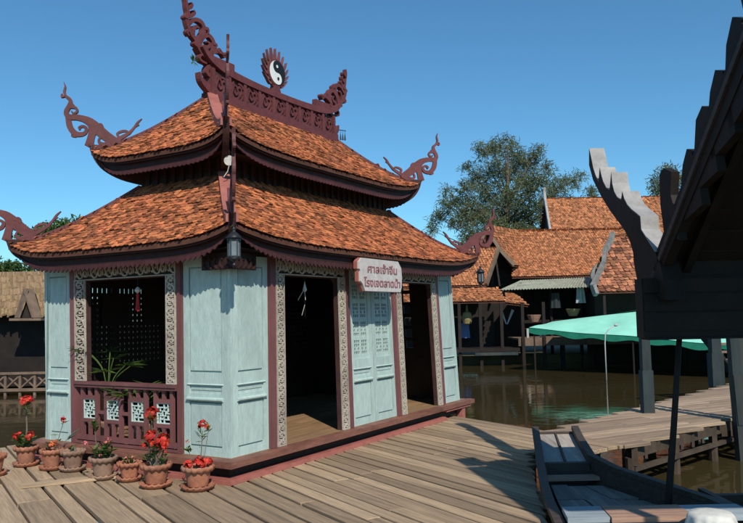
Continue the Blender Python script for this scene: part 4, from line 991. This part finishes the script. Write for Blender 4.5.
fins = [((657, 205), (656, 175), (660, 168), (668, 172), (667, 195), (672, 212)), ((677, 192), (679, 165), (683, 149), (688, 152), (690, 168), (694, 175)), ((690, 160), (692, 120), (698, 106), (704, 108), (706, 125), (709, 140)), ((703, 130), (706, 92), (711, 70), (718, 71), (722, 88), (726, 100)), ((720, 100), (722, 45), (728, 17), (737, 20), (741, 40), (745, 55))]
for f_ in fins:
    P = gprof(f_); c0, c1 = P[0], P[-1]
    P = P+[c1+Vector((0, -.05, -.25)), c0+Vector((0, -.05, -.25))]
    q = MB(); q.prism([p+Vector((.03, 0, 0)) for p in P], (.07, 0, 0)); q.build('gable_fin', M['blackwood'], br_)
for k in range(3):   # fins further up, outside the frame
    y = 5.05-k*.3; z = barge_z(y)+.1
    q = MB(); q.prism([Vector((.03, y-6.9, z)), Vector((.03, y+.1-6.9, z+.38)), Vector((.03, y-.02-6.9, z+.5)), Vector((.03, y-.2-6.9, z+.2))], (.07, 0, 0)); q.build('gable_fin', M['blackwood'], br_)
XR = 6.6
for i in range(14):   # roof boards of the far slope, seen from below
    t0, t1 = i/14, (i+1)/14-.003; y0, y1 = EY+(AY-EY)*t0, EY+(AY-EY)*t1
    q = MB(); q.hexa([Vector(p)-bro for p in ((GX+.11, y0, barge_z(y0)), (XR, y0, barge_z(y0)), (XR, y1, barge_z(y1)), (GX+.11, y1, barge_z(y1)), (GX+.11, y0, barge_z(y0)+.06), (XR, y0, barge_z(y0)+.06), (XR, y1, barge_z(y1)+.06), (GX+.11, y1, barge_z(y1)+.06))]); q.build('roof_board', M['blackwood'], br_)
for i in range(6):
    x = GX+.3+i*.75; q = MB(); q.beam(Vector((x, EY, EZ-.05))-bro, Vector((x, AY, AZ-.05))-bro, .07, .09); q.build('rafter', M['blackwood'], br_)
NY, NZ = 2.9, 3.3
q = MB(); q.hexa([Vector(p)-bro for p in ((GX+.02, NY, NZ), (XR, NY, NZ), (XR, AY, AZ), (GX+.02, AY, AZ), (GX+.02, NY, NZ+.1), (XR, NY, NZ+.1), (XR, AY, AZ+.1), (GX+.02, AY, AZ+.1))]); q.build('boat_shade_slope', M['blackwood'], br_)  # unseen slope, added and cut short to shade the boat's interior
q = MB(); q.box((2.46-GX, -.10, 1.56), (XR-GX, .08, 2.10)); q.box((GX+.15-GX, -.04, 2.10), (XR-GX, .03, 2.28)); q.box((2.50-GX, -.12, 1.54), (XR-GX, .1, 1.558)); q.build('eave_beam', M['blackwood'], br_)
for z0_, z1_, pr_ in ((1.62, 1.78, .012), (1.80, 1.95, .018), (1.97, 2.09, .010)):   # boards nailed along the eave beam
    for i_ in range(4): MB().box((2.47-GX+i_*1.0, -.10-pr_, z0_), (2.47-GX+i_*1.0+.985, -.101, z1_)).build('beam_board', M['blackwood'], br_)
q = MB(); q.prism([Vector((GX+.0, EY-.02, EZ-.10))-bro, Vector((GX+.0, EY, EZ-.05))-bro, Vector((GX+.0, AY, AZ-.03))-bro, Vector((GX+.0, AY, AZ-.09))-bro], (.02, 0, 0)); q.build('barge_moulding', M['boatwood'], br_)
q = MB(); q.tube([Vector((2.83, 6.92, 1.56))-bro, Vector((2.765, 7.0, .7))-bro, Vector((2.71, 7.06, .06))-bro, Vector((2.64, 7.1, -.8))-bro], [.026, .03, .034, .036], 8); q.build('pole', M['blackwood'], br_, True)
for p in ((6.4, 6.9), (6.4, 4.3), (3.1, 3.0)):
    q = MB(); q.tube([Vector((p[0], p[1], -1.8))-bro, Vector((p[0], p[1], barge_z(p[1]) if p[1] > 3.5 else 3.36))-bro], .06, 8); q.build('pole', M['blackwood'], br_)

# ------------------------------------------------------------------ walkway posts, lamp, steps
def wpost(x, y, w_, h, lx, ly, label):
    r_ = empty('mooring_post', (x, y, 0)); tag(r_, label, 'post', 'posts along the walkway')
    q = MB(); q.beam((-lx*.2, -ly*.2, -1.2), (lx*h, ly*h, h), w_, w_, (0, 1, 0), w_*.82, w_*.82); q.build('shaft', M['postblue'], r_)
    q = MB(); q.beam((0, 0, -.05), (lx*.75, ly*.75, .75), w_*1.1, w_*1.1, (0, 1, 0)); q.build('sleeve', M['postblue'], r_)
wpost(4.87, 13.45, .175, 1.95, .0, 0, 'blue-grey square post on the far edge of the walkway')
wpost(5.92, 12.2, .17, 2.0, -.045, .0, 'leaning blue-grey post on the near edge of the walkway')
wpost(6.12, 12.35, .12, 1.95, -.04, .0, 'slimmer post bound behind the leaning walkway post')
wpost(8.33, 18.3, .26, 2.0, 0, 0, 'farthest blue-grey post where the walkway meets the steps')
sp = empty('wooden_steps', (9.9, 18.6, 0), R(8)); tag(sp, 'brown wooden steps at the far end of the walkway', 'steps')
for i in range(6): MB().box((-.9, i*.28, .12+i*.19), (1.6, i*.28+.26, .17+i*.19)).build('tread', M['farplat'], sp)
for x in (-.9, 1.5): q = MB(); q.beam((x, 0, 0), (x, 1.7, 1.25), .07, .2); q.build('stringer', M['farwood'], sp)
lp = empty('white_lamp_pole', (8.35, 27, WZ)); tag(lp, 'thin white pole with a bent arm standing in the canal', 'pole')
q = MB(); q.tube([(0, 0, -.3), (.0, 0, 1.3), (.03, 0, 1.62), (.13, 0, 1.78), (.36, 0, 1.93)], .022, 8); q.build('pole', M['pole'], lp, True)
q = MB(); q.lathe([(.03, 0), (.07, .02), (.08, .06), (.03, .1)], 10, (.42, 0, 1.90)); q.build('lamp_head', M['pole'], lp)
# ------------------------------------------------------------------ across the canal
def at(px, py, Y):      # world point at depth Y on a bearing, to read positions off in metres
    d = fw+rt*((px-371.5)/745)-up*((py-261.5)/745); return CAMP+d*(Y/d.y)

def plane_slope(p00, p10, p11, p01, sag=0.0):
    """ruled roof side: eave p00->p10, top p01->p11"""
    A, B, C_, D_ = [Vector(p) for p in (p00, p10, p11, p01)]
    W_ = (B-A).length
    def P(x, t):
        s_ = x/W_; p = (A+(B-A)*s_)*(1-t)+(D_+(C_-D_)*s_)*t; return p+Vector((0, 0, -sag*4*t*(1-t)))
    return Slope(P, lambda t: (0, W_), ((D_-A).length+(C_-B).length)/2)
def tiled(name, slopes, parent, org, mt='tile_far', pitch=.13, row=.12):
    q = MB()
    for s in slopes:
        for dz in (0, -.08): q.grid(lambda a, b_, s=s, dz=dz: Vector(s.P(a*s.xlim(0)[1], b_))+Vector((0, 0, dz)), 8, 8)
    o = q.build(name, M['tile_bed'], parent)
    lay_tiles(slopes, M[mt], o, pitch, row, jit=1.3, lift=.02)
    return o
def off(org, *pts): return [Vector(p)-org for p in pts]

# main house: broad roof, higher roof behind it, metal awning, dark veranda
hb = empty('canal_house', (10, 41, 0)); ho = Vector((10, 41, 0)); tag(hb, 'large dark wooden canal house with broad orange roofs in two tiers', 'house')
yE, yR = 39.0, 41.2
e0, e1 = at(512, 277, yE), at(606, 276, yE); t0, t1 = at(518, 232.5, yR), at(640, 229, yR); e1 = Vector((at(640, 276, yE).x, yE, e0.z)); e0.y = yE; t1.z = t0.z
f1 = plane_slope(*off(ho, e0, e1, t1, t0), sag=.08)
bk_ = plane_slope(*off(ho, Vector((e1.x, 43.4, e0.z)), Vector((e0.x, 43.4, e0.z)), t0, t1), sag=.08)
tiled('front_roof', [f1, bk_], hb, ho)
u0, u1 = at(545, 200, 43.6), at(664, 195, 43.6); u1.z = u0.z
g0 = Vector((u0.x-.15, 41.6, 5.55)); g1 = Vector((u1.x+.2, 41.6, 5.55))
tiled('upper_roof', [plane_slope(*off(ho, g0, g1, u1, u0), sag=.1), plane_slope(*off(ho, Vector((g1.x, 45.6, 5.55)), Vector((g0.x, 45.6, 5.55)), u0, u1), sag=.1)], hb, ho)
q = MB(); q.prism(off(ho, Vector((u0.x+.1, 41.7, 5.4)), Vector((u0.x+.1, 45.4, 5.4)), Vector((u0.x+.1, 43.6, u0.z-.1))), (.1, 0, 0)); q.prism(off(ho, Vector((u1.x-.2, 41.7, 5.4)), Vector((u1.x-.2, 45.4, 5.4)), Vector((u1.x-.2, 43.6, u1.z-.1))), (.1, 0, 0)); q.box((g0.x+.3-10, .9, 2.0), (g1.x-.3-10, 4.2, 5.45)); q.build('upper_gable_wall', M['farwood'], hb)
for ux in (u0, u1):
    q = MB(); q.ribbon([(0, -.3), (.0, .1), (.03, .45), (-.02, .75)], [.2, .16, .09, .03], lambda a, b_, t: ux-ho+Vector((t, a, b_)), .14, 3); q.build('ridge_finial', M['greywood'], hb)
for a, c in ((u0, g0), (u1, g1)): q = MB(); q.beam(a-ho+Vector((0, 0, .05)), c-ho+Vector((0, 0, .05)), .12, .22); q.build('bargeboard', M['greywood'], hb)
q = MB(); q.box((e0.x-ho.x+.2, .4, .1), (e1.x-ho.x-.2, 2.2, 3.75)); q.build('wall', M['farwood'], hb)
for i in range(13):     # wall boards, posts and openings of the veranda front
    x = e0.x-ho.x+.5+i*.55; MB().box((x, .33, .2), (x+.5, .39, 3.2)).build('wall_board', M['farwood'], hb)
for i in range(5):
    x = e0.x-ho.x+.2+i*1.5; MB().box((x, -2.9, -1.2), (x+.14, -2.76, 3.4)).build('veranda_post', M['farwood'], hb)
# corrugated awning
c0, c1, c2, c3 = at(500, 290, 36.6), at(589, 287, 36.6), at(592, 277.5, 38.9), at(520, 281, 38.9)
q = MB()
N_ = 60
for k in range(N_):
    s0_, s1_ = k/N_, (k+1)/N_; w0 = .05*(k % 2); w1 = .05*((k+1) % 2)
    P = [c0+(c1-c0)*s0_, c0+(c1-c0)*s1_, c3+(c2-c3)*s1_, c3+(c2-c3)*s0_]; P = [p-ho+Vector((0, 0, z)) for p, z in zip(P, (w0, w1, w1, w0))]
    q.poly(P+[p-Vector((0, 0, .03)) for p in P], [(0, 1, 2, 3), (7, 6, 5, 4), (0, 4, 5, 1)])
q.build('corrugated_awning', M['corrug'], hb)
# platforms
pa, pb = at(518, 338, 35.6), at(640, 338, 35.6)
q = MB(); q.box((pa.x-10, -5.5, pa.z-.38), (pa.x-10+14, -5.35, pa.z)); q.build('platform_edge', M['farplat'], hb)
for i in range(3): q = MB(); q.box((pa.x-10, -5.34+i*.9, pa.z-.1), (pa.x+4, -5.34+i*.9+.88, pa.z-.02)); q.build('platform_board', M['farplat'], hb)
for px in (528, 541, 600, 622): p = at(px, 338, 35.7); q = MB(); q.box((p.x-10-.05, -5.3, p.z-.02), (p.x-10+.05, -5.2, p.z+.45)); q.build('rail_post', M['pole'], hb)
q = MB(); q.box((pa.x-10+.3, -5.27, pa.z+.40), (pa.x-10+13, -5.22, pa.z+.45)); q.build('rail', M['farwood'], hb)
for i in range(8): q = MB(); x = pa.x-10+.3+i*1.9; q.tube([(x, -5.0, -1.8), (x, -5.0, pa.z-.3)], .12, 8); q.build('pile', M['farwood'], hb)
q = MB(); q.box((pa.x-10+5, -4.2, -1.5), (pa.x+6, -1.4, .1)); q.build('under_wall', M['farwood'], hb)

# gable-front house at its left
ha = empty('gable_house', (6, 39, 0)); hao = Vector((6, 39, 0)); tag(ha, 'dark gabled house with curved orange roof left of the large canal house', 'house')
ap = at(487, 228, 38.4); er = at(512, 265, 38.6); bkp = at(519, 233, 41.0); br2 = Vector((er.x+1.6, 41.2, er.z)); el = Vector((2*ap.x-er.x, 38.2, er.z)); bl = Vector((el.x+1.6, 40.8, er.z))
tiled('curved_roof', [plane_slope(*off(hao, er, br2, bkp, ap), sag=.22), plane_slope(*off(hao, bl, el, ap, bkp), sag=.22)], ha, hao)
q = MB(); q.ribbon([(0, 0), (.35, -.7), (.8, -1.35), (1.35, -1.95)], [.1, .16, .18, .2], lambda a, b_, t: ap-hao+Vector((a, -.06+t, b_)), .08, 3); q.ribbon([(0, 0), (-.35, -.7), (-.8, -1.35), (-1.35, -1.95)], [.1, .16, .18, .2], lambda a, b_, t: ap-hao+Vector((a, -.06+t, b_)), .08, 3); q.build('bargeboard', M['farplat'], ha)
q = MB(); q.prism(off(hao, el+Vector((.9, 1.4, 0)), er+Vector((.5, 1.4, 0)), ap+Vector((.7, 1.4, -.25))), (.1, .3, 0)); q.build('gable_panel', M['farwood'], ha)
q = MB(); q.box((el.x-6+.9, 1.0, -.2), (er.x-6+.6, 1.8, er.z)); q.build('wall', M['farwood'], ha)
# lower wing in front: ridge running left
hc_ = empty('low_house', (4, 37.5, 0)); hco = Vector((4, 37.5, 0)); tag(hc_, 'low canal house with an orange roof just right of the pavilion', 'house')
ra, rb = at(385, 247, 38.0), at(498, 250, 38.0); rb.z = ra.z = 5.12; ra.y = rb.y = 38; ea, eb = at(385, 288, 36.7), at(486, 287.5, 36.7); eb.z = ea.z = 3.25
tiled('roof', [plane_slope(*off(hco, ea, eb, rb, ra), sag=.08), plane_slope(*off(hco, Vector((eb.x, 39.3, 3.25)), Vector((ea.x, 39.3, 3.25)), ra, rb), sag=.08)], hc_, hco)
la, lb_ = at(385, 303.5, 35.6), at(505, 303, 35.6); lb_.z = la.z; ma, mb_ = at(385, 291, 36.6), at(498, 291, 36.6); mb_.z = ma.z
tiled('lean_to_roof', [plane_slope(*off(hco, la, lb_, mb_, ma), sag=.02)], hc_, hco)
sa, sb = at(506, 303, 35.9), at(528, 303, 35.9); tiled('awning_roof', [plane_slope(*off(hco, Vector((sa.x, 35.8, 2.35)), Vector((sb.x, 35.8, 2.2)), at(513, 294, 36.8), at(506, 293, 36.8)))], hc_, hco)
q = MB(); q.beam(rb-hco+Vector((.02, 0, .02)), eb-hco+Vector((.02, 0, .02)), .12, .2); q.beam(rb-hco+Vector((.02, 0, .02)), Vector((eb.x, 39.3, 3.25))-hco, .12, .2); q.build('bargeboard', M['farplat'], hc_)
q = MB(); q.prism(off(hco, Vector((rb.x-.2, 36.9, 3.2)), Vector((rb.x-.2, 39.2, 3.2)), Vector((rb.x-.2, 38, 5.0))), (.08, 0, 0)); q.build('gable_panel', M['farwood'], hc_)
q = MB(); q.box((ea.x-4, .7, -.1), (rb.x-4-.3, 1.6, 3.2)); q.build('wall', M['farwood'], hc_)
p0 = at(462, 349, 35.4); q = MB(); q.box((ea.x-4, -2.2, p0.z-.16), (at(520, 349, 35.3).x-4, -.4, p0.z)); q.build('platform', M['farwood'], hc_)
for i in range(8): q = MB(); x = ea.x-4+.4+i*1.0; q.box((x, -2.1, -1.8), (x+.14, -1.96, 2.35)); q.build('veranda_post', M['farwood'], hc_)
q = MB(); q.box((at(475, 352, 35.2).x-4, -2.35, p0.z-.32), (at(518, 352, 35.2).x-4, -2.22, p0.z-.18)); q.build('platform_edge', M['postblue'], hc_)
# things hung on the verandas
def hang(name, px, py, Y, mt, label, cat, shape):
    p = at(px, py, Y); r_ = empty(name, p); tag(r_, label, cat)
    q = MB()
    if shape == 'lantern': q.lathe([(.05, -.5), (.2, -.42), (.26, -.2), (.2, .1), (.06, .18), (.03, .5)], 12)
    elif shape == 'cloth': q.grid(lambda a, b_: (-.25+.5*a*(1-.25*b_)+.06*b_, .05*math.sin(9*a), .1-.75*(1-b_)+.65), 14, 6)
    elif shape == 'v':
        q.ribbon([(-.3, .35), (-.05, -.4)], [.12, .05], lambda a, b_, t: (a, t, b_), .04, 2); q.ribbon([(.3, .3), (.0, -.4)], [.14, .05], lambda a, b_, t: (a, t, b_), .04, 2)
    elif shape == 'basket': q.lathe([(.2, -.2), (.3, .0), (.36, .15), (.3, .16), (.18, -.1)], 14)
    q.build('body', M[mt], r_)
hang('paper_lantern', 467, 315, 36.6, 'ochre', 'ochre paper lantern hanging under the low house eave', 'lantern', 'lantern')
hang('blue_cloth', 465.5, 338, 37.4, 'bluecloth', 'blue cloth hanging below the ochre lantern', 'cloth', 'cloth')
hang('white_pennant', 507, 316, 36.9, 'pole', 'small white V-shaped pennant hanging in the dark veranda', 'pennant', 'v')
hang('hanging_basket', 573, 312, 37.2, 'ochre', 'straw basket hanging on the veranda above the green awning', 'basket', 'basket')
hang('grey_cloth', 556, 308, 37.2, 'postblue', 'grey cloth hung on the veranda left of the straw basket', 'cloth', 'cloth')
hang('pale_cloth', 581, 303, 37.2, 'bluepl', 'pale cloth hung on the veranda right of the straw basket', 'cloth', 'cloth')
hang('brown_basket', 534, 318, 37.2, 'redpl', 'brown basket in the veranda shade above the awning tip', 'basket', 'basket')

# nearer roof with coarse tiles and a grey S-shaped bargeboard
hd = empty('coarse_tiled_house', (12, 35, 0)); hdo = Vector((12, 35, 0)); tag(hd, 'house with coarse mottled tiles and a grey wavy bargeboard behind the boat roof', 'house')
x0_, x1_ = at(597, 292, 34.5), at(760, 292, 34.5); x1_.z = x0_.z; tl, tr_ = at(613, 237, 36.6), at(760, 237, 36.6); tr_.z = tl.z
tiled('roof', [plane_slope(*off(hdo, x0_, x1_, tr_, tl), sag=.1), plane_slope(*off(hdo, Vector((x1_.x, 38.6, x0_.z)), Vector((x0_.x+.6, 38.6, x0_.z)), tl, tr_), sag=.1)], hd, hdo, 'tile_coarse', .24, .2)
bpx = [(613, 233, 36.6), (611, 240, 36.4), (605, 251, 36.0), (604, 263, 35.6), (598, 276, 35.1), (593, 286, 34.5), (596, 294, 34.3)]
P = [at(*p)-hdo for p in bpx]
q = MB()
for a, c in zip(P, P[1:]): q.beam(a, c+(c-a)*.1, .18, .26)
a = P[4]; q.ribbon([(0, -.2), (-.26, -.05), (-.2, .3), (-.02, .6)], [.26, .2, .13, .02], lambda u_, b_, t: a+Vector((u_, t, b_)), .14, 3)
q.build('bargeboard', M['dullgrey'], hd)
q = MB(); q.box((x0_.x-12+.5, 1.6, -1.2), (x1_.x-12, 3.2, x0_.z+.05)); q.build('wall', M['farwood'], hd)
for i in range(4): q = MB(); x = x0_.x-12+.3+i*1.6; q.box((x, -.4, -1.8), (x+.12, -.28, x0_.z)); q.build('post', M['farwood'], hd)

# green tarpaulin awning over the moorings
gw = empty('green_awning', (10, 30, WZ)); go = Vector((10, 30, WZ)); tag(gw, 'bright green tarpaulin awning stretched low over the water', 'awning')
n0, n1_ = at(529, 327.5, 31.5), at(900, 358, 23.0); k0, k1 = at(553, 321.5, 33.5), at(700, 302, 30.0); f0, f1_ = at(575, 320, 36.5), at(910, 316, 34)
def tarp(a, b_, A, B, C_, D_, sag): return (A+(B-A)*a)*(1-b_)+(D_+(C_-D_)*a)*b_-go+Vector((0, 0, -sag*4*b_*(1-b_)-.05*math.sin(a*9)**2*(1-b_)))
k2 = at(910, 303, 27)
q = MB(); q.grid(lambda a, b_: tarp(a, b_, n0, n1_, k2, k0, 0)+Vector((0, 0, .30*math.sin(math.pi*a)*b_+.03*math.sin(a*23)*math.sin(b_*3.1)+.08*math.sin(a*61+b_*7)*b_*(1-b_))), 90, 16, .8)
q.build('canopy', M['green'], gw, True)
q = MB(); q.grid(lambda a, b_: tarp(a, b_, k0, k2, f1_, f0, .0)+Vector((0, 0, .42*math.sin(math.pi*a)*(1-b_))), 30, 6, .75); q.build('rear_canopy', M['green'], gw, True)
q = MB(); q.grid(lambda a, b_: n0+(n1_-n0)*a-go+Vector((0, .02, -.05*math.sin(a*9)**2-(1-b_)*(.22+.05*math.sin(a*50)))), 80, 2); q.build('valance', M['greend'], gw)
for a_ in (.02, .35, .68, .98):
    for A_, B_ in ((n0, n1_), (f0, f1_)):
        p = A_+(B_-A_)*a_; q = MB(); q.tube([(p.x-10, p.y-30+.1, -1.2), (p.x-10, p.y-30+.1, p.z-WZ-.06)], .035, 6); q.build('awning_pole', M['farwood'], gw)

# ------------------------------------------------------------------ left bank: thatched hut, low fence
th = empty('thatched_hut', (-13, 28, 0)); to = Vector((-13, 28, 0)); tag(th, 'hut with a golden thatched roof on the left bank', 'hut')
a0_, a1_ = at(-60, 318, 26.0), at(60, 318, 26.0); a1_.z = a0_.z; b0_, b1_ = at(-50, 273, 28.6), at(52, 273, 28.6); b1_.z = b0_.z
def thr(A, B, C_, D_):
    q = MB()
    n_ = 70
    for layer in range(7):       # overlapping courses of straw, ragged along their lower edge
        t0_ = layer/7; t1_ = min(1, t0_+.24)
        for k in range(n_):
            s0_, s1_ = k/n_, (k+1.15)/n_; j = random.uniform(-.03, .03); lf = .06+random.uniform(0, .05)
            P = [A+(B-A)*s0_, A+(B-A)*s1_]; T = [D_+(C_-D_)*s0_, D_+(C_-D_)*s1_]
            pts = [P[0]+(T[0]-P[0])*(t0_+j), P[1]+(T[1]-P[1])*(t0_+j), P[1]+(T[1]-P[1])*t1_, P[0]+(T[0]-P[0])*t1_]
            pts = [p-to+Vector((0, 0, z)) for p, z in zip(pts, (lf, lf, 0, 0))]
            q.poly(pts+[pts[0]-Vector((0, 0, .07)), pts[1]-Vector((0, 0, .07))], [(0, 1, 2, 3), (0, 4, 5, 1)])
    return q
thr(a0_, a1_, b1_, b0_).build('thatch', M['thatch'], th)
thr(Vector((a1_.x, 31.2, a0_.z)), Vector((a0_.x, 31.2, a0_.z)), b0_, b1_).build('rear_thatch', M['thatch'], th)
q = MB(); q.box((a0_.x+13+.4, -1.3, -.4), (a1_.x+13-.3, 2.6, a0_.z+.4)); q.build('wall', M['farwood'], th)
ga, gl, gr = at(27, 289, 25.7), at(17, 318, 25.5), at(37, 318, 25.5)
q = MB(); q.prism(off(to, gl+Vector((.1, .05, 0)), gr+Vector((-.1, .05, 0)), ga+Vector((0, .1, -.15))), (0, .6, 0)); q.build('dormer_panel', M['farwood'], th)
q = MB(); q.beam(ga-to+Vector((-.03, 0, 0)), gl-to, .4, .05); q.beam(ga-to+Vector((.03, 0, 0)), gr-to, .4, .05); q.build('dormer_roof', M['farplat'], th)
q = MB(); q.beam(gl-to+Vector((-.2, 0, -.05)), gr-to+Vector((.2, 0, -.05)), .3, .08); q.build('dormer_sill', M['farplat'], th)
fn = empty('bank_fence', (-12, 25.5, WZ)); tag(fn, 'low weathered fence of crossed slats at the left water edge', 'fence')
zb = WZ
for i in range(16):
    x = -4.0+i*.5
    MB().box((x-.04, -.04, -.3), (x+.04, .04, .78)).build('fence_post', M['farplat'], fn)
    q = MB(); q.beam((x, 0, .25), (x+.5, 0, .7), .05, .03, (0, 1, 0)); q.build('cross_slat', M['farplat'], fn)
    q = MB(); q.beam((x, .04, .7), (x+.5, .04, .25), .05, .03, (0, 1, 0)); q.build('cross_slat', M['farplat'], fn)
q = MB(); q.beam((-4.1, -.06, .76), (4.1, -.06, .76), .06, .08); q.build('top_rail', M['farplat'], fn); q = MB(); q.beam((-4.1, -.06, .2), (4.1, -.06, .2), .06, .1); q.build('bottom_rail', M['farplat'], fn)

# ------------------------------------------------------------------ trees
def tree(name, base, top, lobes, n_leaf, leaf, mt, label, trunk_r, droop=.5, W=.3):
    base = Vector(base); r_ = empty(name, base); tag(r_, label, 'tree', 'trees behind the canal houses')
    q = MB(); tp_ = Vector(top)-base; q.tube([(0, 0, 0), tuple(tp_*.4+Vector((.2, .1, 0))), tuple(tp_)], [trunk_r, trunk_r*.7, trunk_r*.15], 8)
    for c, rad in lobes:
        c = Vector(c)-base; k = max(.2, min(.85, (c.z-1.0)/max(tp_.z, 1)*.75)); s_ = tp_*k; m_ = (s_+c)/2+Vector((0, 0, -.3*rad))
        q.tube([tuple(s_), tuple(m_), tuple(c)], [trunk_r*.3*(1-k)+.03, trunk_r*.14, .015], 5)
        for j in range(6):
            d = rdir(.2); q.tube([tuple(c-d*rad*.2), tuple(c+d*rad*.9)], [.03, .008], 4)
    q.build('trunk', M['bark'], r_, True)
    lv = MB(); tot = sum(r2**2 for _, r2 in lobes)
    for c, rad in lobes:
        c = Vector(c)-base; nb_ = int(n_leaf*rad**2/tot/14)+1
        for i in range(nb_):           # small tufts: a bunch of drooping sprays round a twig end
            d = rdir(.1); p = c+d*rad*random.uniform(.25, 1)**.6*Vector((1, 1, .8)).length/1.63; shade = random.random()
            for j in range(14):
                e = (rdir()+Vector((0, 0, -droop))).normalized(); pp = p+rdir()*leaf*.7
                leafquad(lv, pp, e, rdir(), leaf*random.uniform(.6, 1.3), leaf*W, min(1, max(0, shade*.7+random.uniform(0, .3))))
    lv.build('crown', M[mt], r_)
px2m = 58/745
lob = [(512, 152, 13), (494, 148, 10), (482, 150, 9), (530, 160, 12), (520, 172, 16), (498, 172, 15), (478, 178, 12), (466, 190, 10), (452, 203, 12), (472, 208, 16), (495, 195, 18), (520, 195, 18), (540, 183, 13), (556, 188, 11), (572, 182, 9), (580, 176, 5), (548, 205, 15), (440, 218, 9), (432, 230, 7), (460, 222, 12), (485, 222, 18), (510, 220, 20), (533, 222, 18), (500, 238, 20), (525, 240, 18), (470, 236, 12), (505, 140, 5), (538, 150, 6), (548, 168, 6), (468, 168, 6), (562, 200, 8), (446, 190, 5)]
tree('casuarina_tree', at(503, 330, 58), at(508, 150, 58), [(at(x, y, 58+random.uniform(-4, 4)), r2*px2m) for x, y, r2 in lob], 21000, .46, 'casu', 'tall feathery grey-green tree rising behind the orange roofs', .35, .45, .12)
tree('casuarina_tree', at(592, 320, 66), at(592, 186, 66), [(at(592, 192, 66), .55), (at(588, 205, 66), .8), (at(596, 215, 66), 1.2)], 1500, .5, 'casu', 'small feathery tree top showing right of the tall tree', .2, .3, .16)
tree('casuarina_tree', at(668, 320, 70), at(668, 168, 70), [(at(668, 175, 70), 1.0), (at(662, 185, 70), 1.1), (at(678, 184, 70), 1.3), (at(668, 200, 70), 1.6)], 3000, .5, 'casu', 'small tree top showing between the boat roof fins', .2, .3, .16)
tree('broadleaf_tree', at(55, 330, 42), at(58, 225, 42), [(at(64, 229, 42), .5), (at(50, 235, 41), .55), (at(36, 238, 42), .7), (at(75, 230, 43), .8), (at(22, 240, 42), .5), (at(55, 245, 42), 1.4), (at(95, 240, 43), 1.0)], 5200, .26, 'bush', 'green tree behind the left corner of the lower roof', .22, .1, .45)
tree('broadleaf_tree', at(8, 330, 38), at(10, 270, 38), [(at(0, 270, 38), .55), (at(15, 270, 38), .6), (at(30, 272, 38), .6), (at(-15, 268, 38), .8), (at(-35, 260, 38), 1.1), (at(8, 280, 38), .8)], 4200, .22, 'bush', 'low green tree peeping over the thatched roof', .2, .1, .45)
